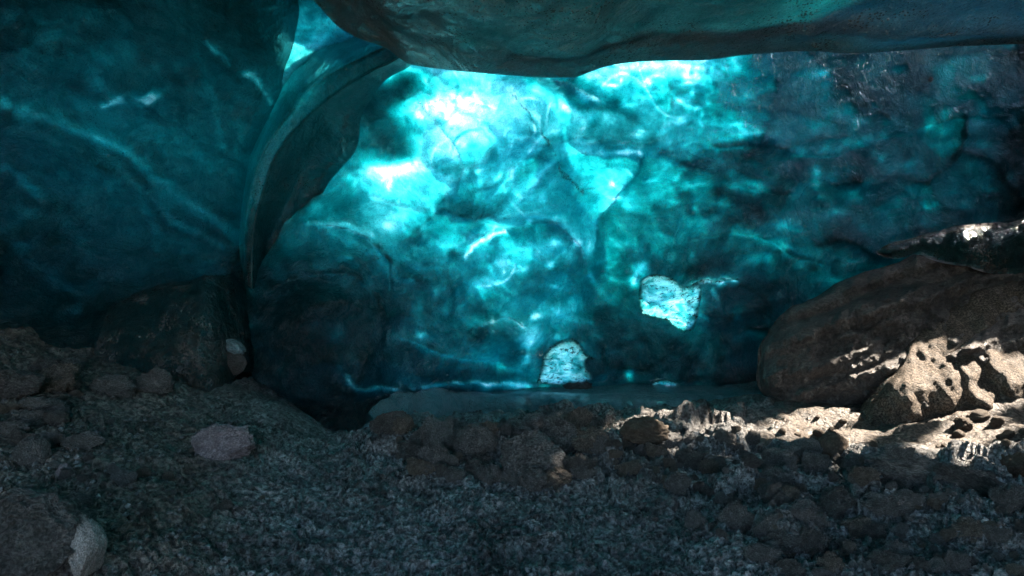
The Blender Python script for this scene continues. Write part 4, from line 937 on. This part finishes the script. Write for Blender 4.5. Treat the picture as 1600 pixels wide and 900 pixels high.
# stones and lumps frozen into the ice
itree = bvh_of([left, back, roof, boss, rib])
def stuck(px, py, w, h, mat, label, seed, cat='stone', name='stone', out=.0, amp=.2, rot=0, parent=None):
    r = itree.ray_cast(Vector((0, 0, CZ)), Vector(((px - 800) / F, 1, (450 - py) / F)).normalized())
    if r[0] is None: return
    Y = r[0][1] - out; P = Vector(((px - 800) / F * Y, Y, CZ + (450 - py) / F * Y))
    o = bpy.data.objects.new(name, rock_mesh(seed, mat, sub=4, amp=amp, facets=5)); COL.objects.link(o)
    o.location = P; o.rotation_euler = (0, R(rot), 0); o.scale = (w / 2 / F * Y, w / 3 / F * Y, h / 2 / F * Y); 
    if parent: o.parent = parent; o['label'] = label; return o
    return tag(o, label, cat)
M_paleglow = ice_material(name='pale_glow_ice', streak=.8, speck=.6, rough=.08, bump=1., refl=2.5, dif=.8, icol=(.34, .5, .54), dirtcol=(.12, .11, .1))  # pale colour stands in for light coming through the ice
stuck(1453, 124, 9, 8, M_pale, 'tiny pale stone frozen into the dark ice near the upper right corner', 902)
stuck(361, 541, 46, 24, M_paleglow, 'pale cyan crescent of ice capping a hollow in the silty mound, its glow painted as colour', 904, 'ice lump', 'ice_lump', out=.02, rot=22, parent=boss)
stuck(362, 566, 42, 36, M_rockd, 'dark lump painted as the shaded hollow under the cyan ice crescent in the silty mound', 905, out=.01)  # dark stone shape stands in for the shade of a hollow
stuck(905, 603, 44, 16, M_rockd, 'dark flat stone at the foot of the triangular ice window', 908)

# fine gravel, far too many to count
def gravel(n=9000):
    base = []
    for k in range(6):
        bm = bmesh.new(); bmesh.ops.create_icosphere(bm, subdivisions=2, radius=1); co = np.array([v.co[:] for v in bm.verts])
        co = co * (1 + .45 * fbm(co[:, 0] * 1.7 + k, co[:, 1] * 1.7, co[:, 2] * 1.7, o=3, s=800 + k))[:, None]
        base.append((co, np.array([[v.index for v in f.verts] for f in bm.faces]))); bm.free()
    rg = np.random.default_rng(5)
    Vs, Fs, m = [], [], 0
    px = rg.uniform(-60, 1660, n); Y = 1 / rg.uniform(1 / 5.6, 1 / 2.7, n); x = (px - 800) / F * Y
    keep = (fbm(x * 1.3, Y * 1.3, o=3, s=810) + .35 + .4 * ss(500, 900, px) > rg.uniform(-.6, 1.2, n)) & ~((px > 1180) & (Y > 4.6))
    x, Y = x[keep], Y[keep]; z = floor_z(x, Y); r = .004 + .014 * rg.random(len(x)) ** 2.5
    for k in range(len(x)):
        co, f = base[k % 6]; a = rg.uniform(0, 6.28); c, s_ = math.cos(a), math.sin(a)
        q = co * r[k] * np.array([rg.uniform(.8, 1.4), rg.uniform(.8, 1.4), rg.uniform(.6, 1.)])
        Vs.append(np.stack([q[:, 0] * c - q[:, 1] * s_ + x[k], q[:, 0] * s_ + q[:, 1] * c + Y[k], q[:, 2] + z[k] + r[k] * .15], -1)); Fs.append(f + m); m += len(co)
    return tag(link('gravel', mesh_np('gravel', np.concatenate(Vs), np.concatenate(Fs)), M_floor), kind='stuff')
gravel()
